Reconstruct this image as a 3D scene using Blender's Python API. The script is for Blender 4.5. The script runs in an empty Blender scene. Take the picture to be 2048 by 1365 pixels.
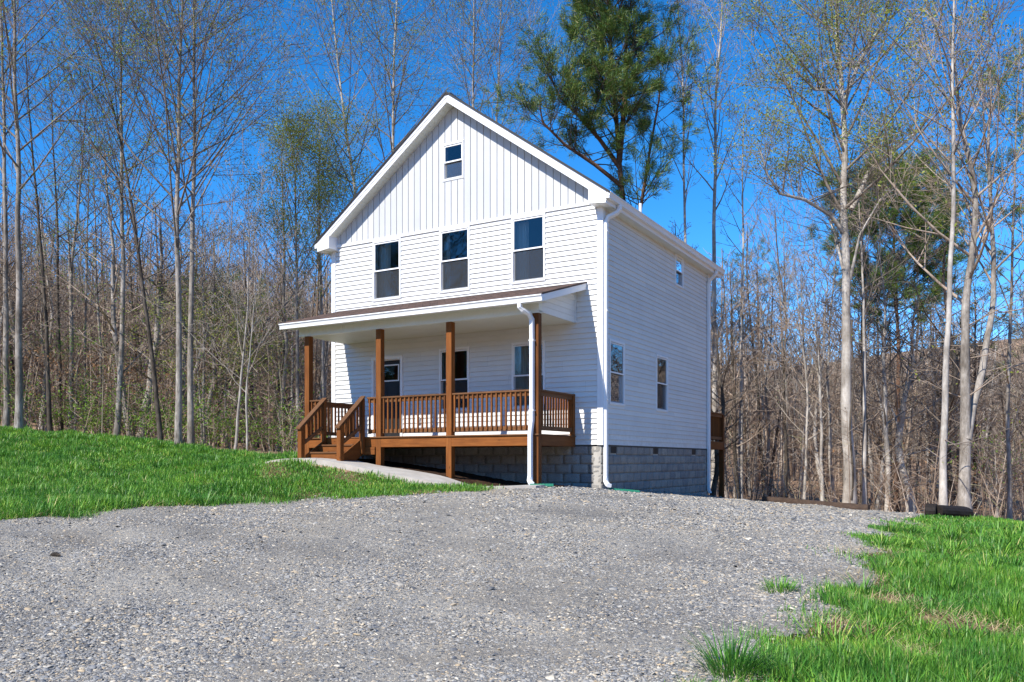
import bpy, math, random
import numpy as np
from math import sin, cos, pi, radians as R
random.seed(7); rng = np.random.default_rng(7)
sc = bpy.context.scene
col = sc.collection
# ---------------------------------------------------------------- camera
YAW = 0.531249; F = 1661.19; HY = 921.19; CX, CY = 14.958, -16.286
cam_d = bpy.data.cameras.new('camera'); cam = bpy.data.objects.new('camera', cam_d); col.objects.link(cam)
cam.location = (CX, CY, 0.0); cam.rotation_euler = (pi/2, 0, YAW)
cam_d.sensor_width = 36; cam_d.lens = F/2048*36; cam_d.shift_y = (HY-682.5)/2048
cam_d.clip_end = 3000; cam_d.clip_start = 0.05
sc.camera = cam
# ---------------------------------------------------------------- sky, sun, exposure
SUN = (-0.225, -1.0, 0.965)                      # towards the sun
elev = math.atan2(SUN[2], math.hypot(SUN[0], SUN[1]))
w = bpy.data.worlds.new('World'); sc.world = w; w.use_nodes = True
nt = w.node_tree; bg = nt.nodes['Background']
sky = nt.nodes.new('ShaderNodeTexSky'); sky.sky_type = 'NISHITA'; sky.sun_disc = False
sky.sun_elevation = elev; sky.sun_rotation = math.atan2(SUN[0], SUN[1])
sky.altitude = 2500; sky.air_density = 1.0; sky.dust_density = 0.15; sky.ozone_density = 4.5
hs = nt.nodes.new('ShaderNodeHueSaturation'); hs.inputs['Saturation'].default_value = 1.30; hs.inputs['Hue'].default_value = 0.5
nt.links.new(sky.outputs[0], hs.inputs['Color']); nt.links.new(hs.outputs[0], bg.inputs[0])
bg.inputs[1].default_value = 0.15
sd = bpy.data.lights.new('sun', 'SUN'); so = bpy.data.objects.new('sun', sd); col.objects.link(so)
sd.energy = 3.9; sd.angle = R(0.53); sd.color = (1.0, 0.95, 0.86)
from mathutils import Vector, Matrix
so.rotation_euler = Vector(SUN).to_track_quat('Z', 'Y').to_euler()
sc.view_settings.view_transform = 'Standard'; sc.view_settings.look = 'None'
sc.view_settings.exposure = 0.84; sc.view_settings.gamma = 1.0

# ---------------------------------------------------------------- helpers
def tag(o, label=None, cat=None, group=None, kind=None):
    if label: o['label'] = label
    if cat: o['category'] = cat
    if group: o['group'] = group
    if kind: o['kind'] = kind
    return o
def empty(name, loc=(0, 0, 0), parent=None):
    o = bpy.data.objects.new(name, None); col.objects.link(o); o.location = loc
    o.empty_display_size = .2
    if parent: o.parent = parent
    return o
def mesh_np(name, V, Fc, m, parent=None, smooth=False, nv=None, loc=None):
    """V (n,3) array, Fc: (m,k) array or list of such arrays"""
    me = bpy.data.meshes.new(name)
    if not isinstance(Fc, list): Fc = [Fc]
    Fc = [f for f in Fc if len(f)]
    tot = np.concatenate([np.full(len(f), f.shape[1], np.int32) for f in Fc])
    idx = np.concatenate([f.ravel() for f in Fc]).astype(np.int32)
    start = np.concatenate([[0], np.cumsum(tot)[:-1]]).astype(np.int32)
    V = np.asarray(V, np.float32)
    me.vertices.add(len(V)); me.vertices.foreach_set('co', V.ravel())
    me.loops.add(len(idx)); me.loops.foreach_set('vertex_index', idx)
    me.polygons.add(len(tot)); me.polygons.foreach_set('loop_start', start); me.polygons.foreach_set('loop_total', tot)
    if smooth: me.polygons.foreach_set('use_smooth', np.ones(len(tot), bool))
    me.update(calc_edges=True)
    me.materials.append(m)
    o = bpy.data.objects.new(name, me); col.objects.link(o)
    if parent: o.parent = parent
    if loc is not None: o.location = loc
    return o
class MB:
    def __init__(s, T=None): s.v = []; s.f = []; s.T = T
    def add(s, vs, fs):
        n = len(s.v)
        if s.T: vs = [s.T(*p) for p in vs]
        s.v += [tuple(p) for p in vs]; s.f += [tuple(i+n for i in f) for f in fs]
    def box(s, a, b):
        x0, y0, z0 = a; x1, y1, z1 = b
        if x0 > x1: x0, x1 = x1, x0
        if y0 > y1: y0, y1 = y1, y0
        if z0 > z1: z0, z1 = z1, z0
        s.add([(x0,y0,z0),(x1,y0,z0),(x1,y1,z0),(x0,y1,z0),(x0,y0,z1),(x1,y0,z1),(x1,y1,z1),(x0,y1,z1)],
              [(0,3,2,1),(4,5,6,7),(0,1,5,4),(1,2,6,5),(2,3,7,6),(3,0,4,7)])
        return s
    def quad(s, a, b, c, d): s.add([a, b, c, d], [(0, 1, 2, 3)])
    def prism(s, poly, f0, f1):
        """poly: list of 2d points, f0/f1 map 2d point to 3d for the two ends"""
        n = len(poly)
        vs = [f0(*p) for p in poly] + [f1(*p) for p in poly]
        fs = [tuple(range(n))[::-1], tuple(range(n, 2*n))] + [(i, (i+1) % n, n+(i+1) % n, n+i) for i in range(n)]
        s.add(vs, fs)
    def sweep(s, path, prof, up=(0, 0, 1)):
        """sweep a closed 2d profile along a path (rectangular spouts and so on); up is the profile's second axis"""
        P = [Vector(p) for p in path]; n = len(prof); vs = []; fs = []
        U0 = Vector(up)
        for i, p in enumerate(P):
            d = (P[min(i+1, len(P)-1)]-P[max(i-1, 0)]).normalized()
            sx = d.cross(U0).normalized(); u = sx.cross(d).normalized()
            if 0 < i < len(P)-1:
                a = (P[i]-P[i-1]).normalized(); b = (P[i+1]-P[i]).normalized()
                k = 1/max(.5, math.sqrt((1+a.dot(b))/2))
            else: k = 1
            vs += [p+sx*q[0]+u*q[1]*k for q in prof]
        for i in range(len(P)-1):
            for j in range(n):
                fs.append((i*n+j, i*n+(j+1) % n, (i+1)*n+(j+1) % n, (i+1)*n+j))
        fs += [tuple(range(n))[::-1], tuple(range((len(P)-1)*n, len(P)*n))]
        s.add(vs, fs)
    def cyl(s, c0, c1, r0, r1=None, n=16):
        r1 = r0 if r1 is None else r1
        a, b = Vector(c0), Vector(c1); d = (b-a).normalized()
        u = d.orthogonal().normalized(); v = d.cross(u)
        vs = [a+(u*cos(t)+v*sin(t))*r0 for t in [2*pi*i/n for i in range(n)]]+[b+(u*cos(t)+v*sin(t))*r1 for t in [2*pi*i/n for i in range(n)]]
        s.add(vs, [tuple(range(n))[::-1], tuple(range(n, 2*n))]+[(i, (i+1) % n, n+(i+1) % n, n+i) for i in range(n)])
    def build(s, name, m, parent=None, bevel=0, smooth=False):
        me = bpy.data.meshes.new(name); me.from_pydata(s.v, [], s.f)
        import bmesh
        bm = bmesh.new(); bm.from_mesh(me); bmesh.ops.recalc_face_normals(bm, faces=bm.faces); bm.to_mesh(me); bm.free()
        me.materials.append(m)
        if smooth:
            for p in me.polygons: p.use_smooth = True
        o = bpy.data.objects.new(name, me); col.objects.link(o)
        if parent: o.parent = parent
        if bevel:
            b = o.modifiers.new('bevel', 'BEVEL'); b.width = bevel; b.segments = 2; b.limit_method = 'ANGLE'
        return o
# ---------------------------------------------------------------- materials
def newmat(name):
    m = bpy.data.materials.new(name); m.use_nodes = True
    return m, m.node_tree, m.node_tree.nodes['Principled BSDF']
def N(t, typ, **kw):
    n = t.nodes.new(typ)
    for k, v in kw.items():
        if k in n.inputs: n.inputs[k].default_value = v
        else: setattr(n, k, v)
    return n
def ramp(t, stops, fac=None, interp='LINEAR'):
    r = t.nodes.new('ShaderNodeValToRGB'); e = r.color_ramp.elements; r.color_ramp.interpolation = interp
    while len(e) < len(stops): e.new(.5)
    for i, (p, c) in enumerate(stops): e[i].position = p; e[i].color = (*c, 1)
    if fac is not None: t.links.new(fac, r.inputs[0])
    return r
def coords(t, scale=(1, 1, 1), rot=(0, 0, 0), world=False):
    mp = t.nodes.new('ShaderNodeMapping'); mp.inputs['Scale'].default_value = scale; mp.inputs['Rotation'].default_value = rot
    if world: src = t.nodes.new('ShaderNodeNewGeometry').outputs['Position']
    else: src = t.nodes.new('ShaderNodeTexCoord').outputs['Object']
    t.links.new(src, mp.inputs[0]); return mp.outputs[0]
def noise(t, vec, scale, detail=6, rough=.6, dist=0):
    n = t.nodes.new('ShaderNodeTexNoise'); n.inputs['Scale'].default_value = scale; n.inputs['Detail'].default_value = detail
    n.inputs['Roughness'].default_value = rough; n.inputs['Distortion'].default_value = dist
    t.links.new(vec, n.inputs['Vector']); return n.outputs['Fac']
def mixc(t, fac, a, b, typ='MIX'):
    m = t.nodes.new('ShaderNodeMix'); m.data_type = 'RGBA'; m.blend_type = typ
    if isinstance(fac, (int, float)): m.inputs[0].default_value = fac
    else: t.links.new(fac, m.inputs[0])
    for i, c in ((6, a), (7, b)):
        if isinstance(c, tuple): m.inputs[i].default_value = (*c, 1)
        else: t.links.new(c, m.inputs[i])
    return m.outputs[2]
def bump(t, p, h, strength=.3, dist=.01):
    b = t.nodes.new('ShaderNodeBump'); b.inputs['Strength'].default_value = strength; b.inputs['Distance'].default_value = dist
    t.links.new(h, b.inputs['Height']); t.links.new(b.outputs[0], p.inputs['Normal'])
M = {}
def N_out(t, c):
    n = t.nodes.new('ShaderNodeRGBToBW'); t.links.new(c, n.inputs[0]); return n.outputs[0]
def painted(name, c, rough=.45, var=.06, sc_=1.5, bs=.05):
    m, t, p = newmat(name); v = coords(t)
    n = noise(t, v, sc_, 8, .65)
    r = ramp(t, [(.3, tuple(x*(1-var) for x in c)), (.7, tuple(min(1, x*(1+var*.4)) for x in c))], n)
    o = r.outputs[0]
    if 'vinyl' in name:
        g = N(t, 'ShaderNodeNewGeometry'); o = mixc(t, 1, o, ramp(t, [(0, (.93, .935, .94)), (1, (1.04, 1.035, 1.02))], g.outputs['Random Per Island']).outputs[0], 'MULTIPLY')
        sep = N(t, 'ShaderNodeSeparateXYZ'); t.links.new(N(t, 'ShaderNodeTexCoord').outputs['Object'], sep.inputs[0])
        # mud splash low on the wall
        mr = N(t, 'ShaderNodeMapRange'); mr.inputs[1].default_value = .33; mr.inputs[2].default_value = 1.1; mr.inputs[3].default_value = .55; mr.inputs[4].default_value = 0; t.links.new(sep.outputs[2], mr.inputs[0])
        ns = ramp(t, [(.45, (0, 0, 0)), (.75, (1, 1, 1))], noise(t, v, 9, 8, .75)).outputs[0]
        mm = N(t, 'ShaderNodeMath', operation='MULTIPLY'); t.links.new(mr.outputs[0], mm.inputs[0]); t.links.new(N_out(t, ns), mm.inputs[1]); o = mixc(t, mm.outputs[0], o, (.42, .37, .30))
    t.links.new(o, p.inputs['Base Color']); p.inputs['Roughness'].default_value = rough
    n2 = noise(t, v, 60, 3); bump(t, p, n2, bs, .003)
    M[name] = m; return m
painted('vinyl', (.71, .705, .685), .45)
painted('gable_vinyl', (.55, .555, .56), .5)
painted('trim', (.82, .82, .82), .38, .04)
painted('soffit', (.74, .75, .68), .5, .04)
painted('dark_trim', (.007, .007, .008), .6)
painted('interior', (.07, .068, .065), .9)
painted('curtain', (.80, .84, .82), .9)
painted('vent', (.012, .012, .012), .6)
painted('green_pipe', (.03, .22, .13), .4, .15)
def wood(name, c0, c1, c2, axis, rough=.55):
    m, t, p = newmat(name)
    s = [14, 14, 14]; s[axis] = .9
    v = coords(t, tuple(s)); n = noise(t, v, 1.6, 7, .6, .8)
    v2 = coords(t); n2 = noise(t, v2, 2.2, 4)
    s3 = [60, 60, 60]; s3[axis] = 2.5
    n3 = noise(t, coords(t, tuple(s3)), 1, 3)
    r = ramp(t, [(.28, c0), (.5, c1), (.75, c2)], n)
    o = mixc(t, .45, r.outputs[0], ramp(t, [(.3, tuple(x*.62 for x in c1)), (.7, tuple(min(1, x*1.25) for x in c1))], n2).outputs[0])
    # knots
    vk = coords(t, tuple(2.2 if i == axis else 7 for i in range(3)))
    vo = t.nodes.new('ShaderNodeTexVoronoi'); vo.inputs['Scale'].default_value = 1.0; t.links.new(vk, vo.inputs['Vector'])
    rk = ramp(t, [(.0, (.22, .22, .22)), (.05, (.45, .45, .45)), (.09, (1, 1, 1))], vo.outputs['Distance'])
    o = mixc(t, 1.0, o, rk.outputs[0], 'MULTIPLY')
    oi = N(t, 'ShaderNodeObjectInfo'); o = mixc(t, 1.0, o, ramp(t, [(0, (.74, .74, .74)), (.5, (1, 1, 1)), (1, (1.22, 1.18, 1.12))], oi.outputs['Random']).outputs[0], 'MULTIPLY')
    t.links.new(o, p.inputs['Base Color']); p.inputs['Roughness'].default_value = .72; p.inputs['Specular IOR Level'].default_value = .22
    bump(t, p, n3, .25, .004); M[name] = m
WC = ((.10, .030, .007), (.185, .062, .013), (.29, .11, .026))
wood('stain_x', *WC, 0); wood('stain_y', *WC, 1); wood('stain_z', *WC, 2)
GC = ((.10, .043, .018), (.17, .078, .032), (.25, .125, .056))
wood('decking', *GC, 0); wood('rail_x', *GC, 0); wood('rail_y', *GC, 1)
wood('sleeper', (.03, .02, .016), (.06, .04, .03), (.11, .075, .055), 0, .85)
wood('sleeper_dark', (.008, .007, .006), (.018, .014, .012), (.035, .027, .022), 0, .8)
def glass():
    m, t, p = newmat('glass'); t.nodes.remove(p); out = t.nodes['Material Output']
    tr = N(t, 'ShaderNodeBsdfTransparent'); tr.inputs[0].default_value = (.66, .71, .70, 1)
    gl = N(t, 'ShaderNodeBsdfGlossy', Roughness=0.015); gl.inputs[0].default_value = (.95, .97, 1, 1)
    fr = N(t, 'ShaderNodeFresnel', IOR=1.5); mx = N(t, 'ShaderNodeMixShader')
    v = coords(t); n = noise(t, v, 1.7, 2); b = t.nodes.new('ShaderNodeBump'); b.inputs['Strength'].default_value = .05; b.inputs['Distance'].default_value = .02
    t.links.new(n, b.inputs['Height']); t.links.new(b.outputs[0], gl.inputs['Normal'])
    ma = N(t, 'ShaderNodeMath', operation='MULTIPLY'); ma.inputs[1].default_value = 1.75; ma.use_clamp = True
    t.links.new(fr.outputs[0], ma.inputs[0]); t.links.new(ma.outputs[0], mx.inputs[0]); t.links.new(tr.outputs[0], mx.inputs[1]); t.links.new(gl.outputs[0], mx.inputs[2])
    t.links.new(mx.outputs[0], out.inputs[0]); M['glass'] = m
    m, t, p = newmat('screen'); out = t.nodes['Material Output']
    p.inputs['Base Color'].default_value = (.05, .055, .06, 1); p.inputs['Roughness'].default_value = .7
    tr = N(t, 'ShaderNodeBsdfTransparent'); mx = N(t, 'ShaderNodeMixShader'); mx.inputs[0].default_value = .42
    t.links.new(tr.outputs[0], mx.inputs[1]); t.links.new(p.outputs[0], mx.inputs[2]); t.links.new(mx.outputs[0], out.inputs[0]); M['screen'] = m
glass()
def block():
    m, t, p = newmat('split_block'); v = coords(t)
    n = noise(t, v, 5, 6); n2 = noise(t, v, 45, 5, .7); 
    r = ramp(t, [(.3, (.18, .18, .175)), (.55, (.31, .305, .29)), (.75, (.42, .405, .37))], n2)
    r2 = ramp(t, [(.35, (.8, .8, .82)), (.7, (1.08, 1.04, .98))], n)
    rp = N(t, 'ShaderNodeNewGeometry'); r3 = ramp(t, [(0, (.82, .82, .84)), (1, (1.1, 1.07, 1.02))], rp.outputs['Random Per Island'])
    o = mixc(t, 1, r.outputs[0], r2.outputs[0], 'MULTIPLY'); o = mixc(t, 1, o, r3.outputs[0], 'MULTIPLY')
    t.links.new(o, p.inputs['Base Color']); p.inputs['Roughness'].default_value = .95; bump(t, p, n2, .6, .01); M['block'] = m
block()
def shingle():
    m, t, p = newmat('shingle'); v = coords(t)
    b = t.nodes.new('ShaderNodeTexBrick'); b.inputs['Scale'].default_value = 1; b.inputs['Brick Width'].default_value = .2; b.inputs['Row Height'].default_value = .14
    b.inputs['Mortar Size'].default_value = .004; b.inputs['Color1'].default_value = (.13, .085, .07, 1); b.inputs['Color2'].default_value = (.07, .05, .044, 1); b.inputs['Mortar'].default_value = (.02, .016, .014, 1)
    t.links.new(v, b.inputs['Vector']); n = noise(t, v, 90, 3, .8)
    r = ramp(t, [(.3, (.55, .55, .55)), (.7, (1.5, 1.45, 1.4))], n)
    o = mixc(t, 1, b.outputs[0], r.outputs[0], 'MULTIPLY'); t.links.new(o, p.inputs['Base Color']); p.inputs['Roughness'].default_value = .95
    bump(t, p, n, .5, .006); M['shingle'] = m
shingle()
def concrete():
    m, t, p = newmat('concrete'); v = coords(t); n = noise(t, v, 2.5, 8, .7); n2 = noise(t, v, 80, 3)
    r = ramp(t, [(.3, (.34, .31, .27)), (.7, (.50, .47, .42))], n); t.links.new(r.outputs[0], p.inputs['Base Color'])
    p.inputs['Roughness'].default_value = .9; bump(t, p, n2, .3, .004); M['concrete'] = m
concrete()
def soil(name, stops, scale, bs=.6, bd=.05):
    m, t, p = newmat(name); v = coords(t); n = noise(t, v, scale, 10, .75, .4); n2 = noise(t, v, scale*.13, 4)
    r = ramp(t, stops, n); r2 = ramp(t, [(.35, (.7, .7, .7)), (.65, (1.15, 1.15, 1.15))], n2)
    t.links.new(mixc(t, 1, r.outputs[0], r2.outputs[0], 'MULTIPLY'), p.inputs['Base Color']); p.inputs['Roughness'].default_value = 1
    p.inputs['Specular IOR Level'].default_value = .1
    bump(t, p, n, bs, bd); M[name] = m
soil('leaf_litter', [(.3, (.16, .09, .055)), (.45, (.32, .20, .125)), (.6, (.45, .31, .205)), (.75, (.58, .45, .33))], 9)
soil('lawn_soil', [(.3, (.07, .05, .03)), (.5, (.17, .105, .06)), (.75, (.34, .22, .13))], 7)
soil('mulch', [(.35, (.025, .014, .009)), (.55, (.07, .04, .025)), (.75, (.16, .10, .07))], 25)
def gravelmat():
    m, t, p = newmat('gravel'); v = coords(t, world=True)
    nd = noise(t, v, 3, 3)
    vs = []
    for s in (38, 85, 190):
        vo = t.nodes.new('ShaderNodeTexVoronoi'); vo.inputs['Scale'].default_value = s; t.links.new(v, vo.inputs['Vector']); vs.append(vo)
    cols = [(0, (.12, .118, .115)), (.25, (.225, .217, .208)), (.5, (.32, .303, .277)), (.72, (.395, .368, .32)), (.88, (.48, .40, .29)), (1, (.62, .56, .46))]
    sep = [N(t, 'ShaderNodeSeparateColor') for _ in vs]
    cc = []
    for vo, s_ in zip(vs, sep):
        t.links.new(vo.outputs['Color'], s_.inputs[0]); cc.append(ramp(t, cols, s_.outputs[0]).outputs[0])
    k = ramp(t, [(.4, (0, 0, 0)), (.6, (1, 1, 1))], noise(t, v, 8, 5, .7)).outputs[0]
    o = mixc(t, .55, cc[1], cc[2]); o = mixc(t, N_out(t, k), o, cc[0])
    # brown dusty patches
    k3 = ramp(t, [(.52, (0, 0, 0)), (.72, (1, 1, 1))], noise(t, v, .9, 7, .7)).outputs[0]
    o = mixc(t, N_out(t, k3), o, mixc(t, .5, o, (.30, .25, .19)))
    # worn wheel lanes and finer dusty patches
    n2 = noise(t, v, .35, 5, .6); r2 = ramp(t, [(.3, (.86, .87, .90)), (.7, (1.16, 1.14, 1.10))], n2)
    o = mixc(t, 1, o, r2.outputs[0], 'MULTIPLY')
    n4 = noise(t, coords(t, (.22, .9, 1), (0, 0, .9), world=True), 1.2, 5, .6); r4 = ramp(t, [(.36, (.78, .775, .77)), (.62, (1.16, 1.15, 1.12))], n4)
    o = mixc(t, 1, o, r4.outputs[0], 'MULTIPLY')
    t.links.new(o, p.inputs['Base Color']); p.inputs['Roughness'].default_value = .9; p.inputs['Specular IOR Level'].default_value = .25
    h = N(t, 'ShaderNodeMath', operation='ADD'); t.links.new(vs[1].outputs['Distance'], h.inputs[0]); t.links.new(vs[2].outputs['Distance'], h.inputs[1])
    h2 = N(t, 'ShaderNodeMath', operation='ADD'); t.links.new(h.outputs[0], h2.inputs[0]); t.links.new(vs[0].outputs['Distance'], h2.inputs[1])
    inv = N(t, 'ShaderNodeMath', operation='MULTIPLY'); inv.inputs[1].default_value = -1; t.links.new(h2.outputs[0], inv.inputs[0])
    bump(t, p, inv.outputs[0], .8, .012); M['gravel'] = m
def N_out(t, c):
    n = t.nodes.new('ShaderNodeRGBToBW'); t.links.new(c, n.inputs[0]); return n.outputs[0]
gravelmat()
def island(name, stops, rough=.8, trans=0, spec=.3, nz=None):
    m, t, p = newmat(name); g = N(t, 'ShaderNodeNewGeometry')
    r = ramp(t, stops, g.outputs['Random Per Island']); o = r.outputs[0]
    if nz:
        n = noise(t, coords(t, world=True), nz[0], 4); o = mixc(t, 1, o, ramp(t, [(.35, nz[1]), (.65, nz[2])], n).outputs[0], 'MULTIPLY')
    t.links.new(o, p.inputs['Base Color']); p.inputs['Roughness'].default_value = rough; p.inputs['Specular IOR Level'].default_value = spec
    if trans:
        tl = N(t, 'ShaderNodeBsdfTranslucent'); t.links.new(o, tl.inputs[0]); mx = N(t, 'ShaderNodeMixShader'); mx.inputs[0].default_value = trans
        t.links.new(p.outputs[0], mx.inputs[1]); t.links.new(tl.outputs[0], mx.inputs[2]); t.links.new(mx.outputs[0], t.nodes['Material Output'].inputs[0])
    M[name] = m
island('stone', [(0, (.07, .075, .085)), (.25, (.19, .19, .192)), (.55, (.33, .318, .295)), (.75, (.40, .37, .32)), (.88, (.46, .35, .22)), (1, (.62, .57, .47))], .75, nz=(40, (.8, .8, .8), (1.15, 1.15, 1.15)))
island('grass', [(0, (.04, .13, .018)), (.3, (.08, .24, .028)), (.65, (.14, .35, .038)), (.88, (.22, .43, .05)), (.96, (.34, .49, .09)), (1, (.55, .46, .22))], .45, .25, .4, nz=(.8, (.66, .80, .85), (1.35, 1.18, 1.0)))
island('straw', [(0, (.45, .33, .17)), (1, (.65, .52, .30))], .7, .2)
island('bud', [(0, (.16, .22, .03)), (.5, (.27, .34, .04)), (1, (.40, .38, .08))], .6, .35)
island('bud_green', [(0, (.09, .20, .02)), (.5, (.17, .32, .03)), (1, (.28, .40, .06))], .6, .35)
island('bud_brown', [(0, (.14, .075, .04)), (.5, (.20, .11, .07)), (1, (.24, .19, .09))], .7, .2)
island('beech_leaf', [(0, (.25, .12, .05)), (.6, (.38, .20, .09)), (1, (.45, .30, .17))], .7, .3)
island('needles', [(0, (.045, .11, .02)), (.5, (.09, .17, .03)), (.8, (.16, .23, .04)), (1, (.30, .25, .06))], .5, .15, .4)
island('forest_leaf', [(0, (.09, .07, .025)), (.4, (.15, .14, .04)), (.7, (.20, .13, .06)), (1, (.24, .24, .07))], .7, .3)
island('foliage_green', [(0, (.06, .14, .02)), (.5, (.12, .24, .03)), (1, (.22, .34, .06))], .6, .35)
def bark(name, c0, c1, c2):
    m, t, p = newmat(name); v = coords(t, (1, 1, .28), world=True); n = noise(t, v, 14, 6, .7); n2 = noise(t, coords(t, world=True), 1.3, 4)
    r = ramp(t, [(.3, c0), (.5, c1), (.72, c2)], n); r2 = ramp(t, [(.38, (.62, .60, .58)), (.62, (1.1, 1.1, 1.1))], n2)
    t.links.new(mixc(t, 1, r.outputs[0], r2.outputs[0], 'MULTIPLY'), p.inputs['Base Color']); p.inputs['Roughness'].default_value = .95
    p.inputs['Specular IOR Level'].default_value = .15; bump(t, p, n, .7, .02); M[name] = m
bark('bark_pale', (.30, .265, .23), (.46, .42, .375), (.60, .56, .51))
bark('bark_grey', (.15, .13, .11), (.31, .275, .24), (.50, .455, .405))
bark('bark_dark', (.05, .04, .033), (.10, .082, .066), (.20, .17, .14))
bark('bark_pine', (.06, .035, .024), (.15, .085, .055), (.26, .16, .11))
island('twig_mix', [(0, (.09, .06, .045)), (.35, (.23, .165, .12)), (.7, (.38, .29, .22)), (.93, (.55, .46, .38)), (1, (.28, .28, .12))], .95, 0, .1)
bark('twig_pale', (.28, .24, .20), (.38, .33, .28), (.47, .41, .36))
bark('twig_grey', (.17, .14, .115), (.26, .22, .185), (.35, .30, .255))
bark('twig_brown', (.27, .20, .15), (.41, .32, .25), (.54, .44, .355))
bark('twig_dark', (.10, .08, .065), (.17, .14, .115), (.26, .215, .18))
# ---------------------------------------------------------------- terrain
ca, sa = cos(YAW), sin(YAW)
def c2w(X, Z): return CX+X*ca-Z*sa, CY+X*sa+Z*ca
def w2c(x, y): dx, dy = x-CX, y-CY; return dx*ca+dy*sa, -dx*sa+dy*ca
def rayw(px, Z): return c2w((px-1024)/F*Z, Z)
def pz(py, Z): return (HY-py)*Z/F
CP = []
def cp(px, py, Z): x, y = rayw(px, Z); CP.append((x, y, pz(py, Z)))
for q in [(0,1365,5.6),(1024,1365,5.7),(2048,1365,5.6),(0,1046,11),(250,1021,12.6),(560,1004,15),(980,986,17.2),(1024,1120,9.7),(500,1120,9.4),(1500,1120,9.7),
          (-350,1100,8.5),(0,863,27),(300,889,26),(560,916,24),(-400,820,28),(130,960,17),(420,960,18),(1735,1021,20.5),(1525,1003,22.8),(1850,1034,17.5),(1600,1012,28),(1480,1000,28),(2048,1058,15.8),(2300,1080,15),
          (1800,1040,17.5),(1900,1100,11.5)]: cp(*q)
CP += [(2.9,-1.65,-.166),(4.8,-1.65,-.359),(6.9,-1.65,-.507),(7.62,0,-.64),(7.62,7.4,-1.04),(7.5,9.4,-1.14),(1.3,-2.5,.02),(2.45,-2.5,0.0),(0,0,.05),(0,7,-.3),(3.8,3,-.3),(-2,3,.2),
       (1.3,-3.6,-.06),(3.8,-3.1,-.29),(6,-3,-.52)]
for q in [(1500,1010,34),(1700,1022,36),(1950,1040,34),(1450,985,50),(1700,985,55),(2000,1000,55),(1500,930,85),(1800,935,90),(2100,945,90),(1600,880,130),(2100,880,130),
          (0,850,40),(300,880,38),(560,905,38),(50,800,60),(350,820,60),(650,860,60),(200,740,95),(600,760,95),(1000,830,80),(1100,780,130),(400,680,130),(-100,680,130),(-500,780,60),(2600,1000,60),(2700,900,130),
          (900,930,42),(1200,960,42)]: cp(*q)
for X in (-30, 0, 30): 
    for Z in (-8, -30, -60): CP.append((*c2w(X, Z), -1.6 if Z > -20 else -1.2))
CP.append((*c2w(0, 0), -1.58)); CP.append((*c2w(-8, 3), -1.45)); CP.append((*c2w(8, 3), -1.75))
CP = np.array(CP)
def tps_k(r2): return np.where(r2 > 1e-12, r2*np.log(np.maximum(r2, 1e-12)), 0)
n_ = len(CP); K = tps_k(((CP[:, None, :2]-CP[None, :, :2])**2).sum(-1)) + np.eye(n_)*.6
Pm = np.c_[np.ones(n_), CP[:, :2]]; A = np.block([[K, Pm], [Pm.T, np.zeros((3, 3))]])
SOL = np.linalg.solve(A, np.r_[CP[:, 2], 0, 0, 0])
def H(x, y):
    x = np.asarray(x, float); y = np.asarray(y, float); sh = x.shape; x = x.ravel(); y = y.ravel(); out = np.empty(len(x))
    for i in range(0, len(x), 60000):
        a, b = x[i:i+60000], y[i:i+60000]
        out[i:i+60000] = tps_k((a[:, None]-CP[:, 0])**2+(b[:, None]-CP[:, 1])**2)@SOL[:n_]+SOL[n_]+SOL[n_+1]*a+SOL[n_+2]*b
    Xc, Zc = w2c(x, y); r = np.hypot(x-5, y-5)
    far = np.clip((r-110)/60, 0, 1); far = far*far*(3-2*far)
    hill = 6+np.clip((r-150)/450, 0, 1)*55*(1+.25*np.sin(x*.011+1)+.2*np.sin(y*.017))
    out = out*(1-far)+hill*far
    bumps = .02*np.sin(x*2.1+.7*np.sin(y*1.3))*np.sin(y*1.7+.5)+.012*np.sin(x*5.3+y*3.1)
    out = out+bumps*np.clip((np.hypot(x-4, y+1)-5)/4, 0.15, 1)
    return out.reshape(sh)
def h1(x, y): return float(H(np.array([x]), np.array([y]))[0])
def G(px, py):
    Z = np.linspace(2.5, 70, 1400); X = (px-1024)/F*Z; x, y = c2w(X, Z); d = (HY-py)*Z/F-H(x, y)
    i = int(np.argmax(d < 0)) if (d < 0).any() else len(Z)-1
    return float(x[i]), float(y[i])
def inpoly(x, y, poly):
    c = np.zeros(x.shape, bool); n = len(poly)
    for i in range(n):
        x0, y0 = poly[i]; x1, y1 = poly[(i+1) % n]
        if y0 == y1: continue
        k = ((y0 > y) != (y1 > y)) & (x < (x1-x0)*(y-y0)/(y1-y0)+x0); c ^= k
    return c
def wob(x, y, a=.12):
    return x+a*np.sin(y*3.1+1.3*np.sin(x*2.3))+a*.5*np.sin(y*8.3+x*5.1), y+a*np.sin(x*2.7+1.1*np.sin(y*3.7))+a*.5*np.sin(x*9.1-y*4.2)
left_edge = [G(-420, 1085), G(-200, 1062), G(0, 1045), G(120, 1036), G(250, 1020), G(400, 1012), G(560, 1003), G(760, 994), G(900, 990), G(985, 985)]
WALK = [(.35, -2.5), (1.15, -2.0), (2.6, -2.0), (2.75, -1.86), (7.25, -1.86), (7.35, -2.35), (6.75, -3.1), (3.2, -3.35), (1.2, -3.7), (.2, -3.3)]
lawnL = left_edge+[(6.7, -3.05), (5, -3.2), (3.2, -3.3), (1.2, -3.6), (.3, -3.2), (.4, -2.4), (.6, -1.6), (-.1, .1), (-.1, 4)]+[rayw(590, 23.5), rayw(480, 25), rayw(300, 27.5), rayw(0, 29), rayw(-500, 29), rayw(-900, 20)]
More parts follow.
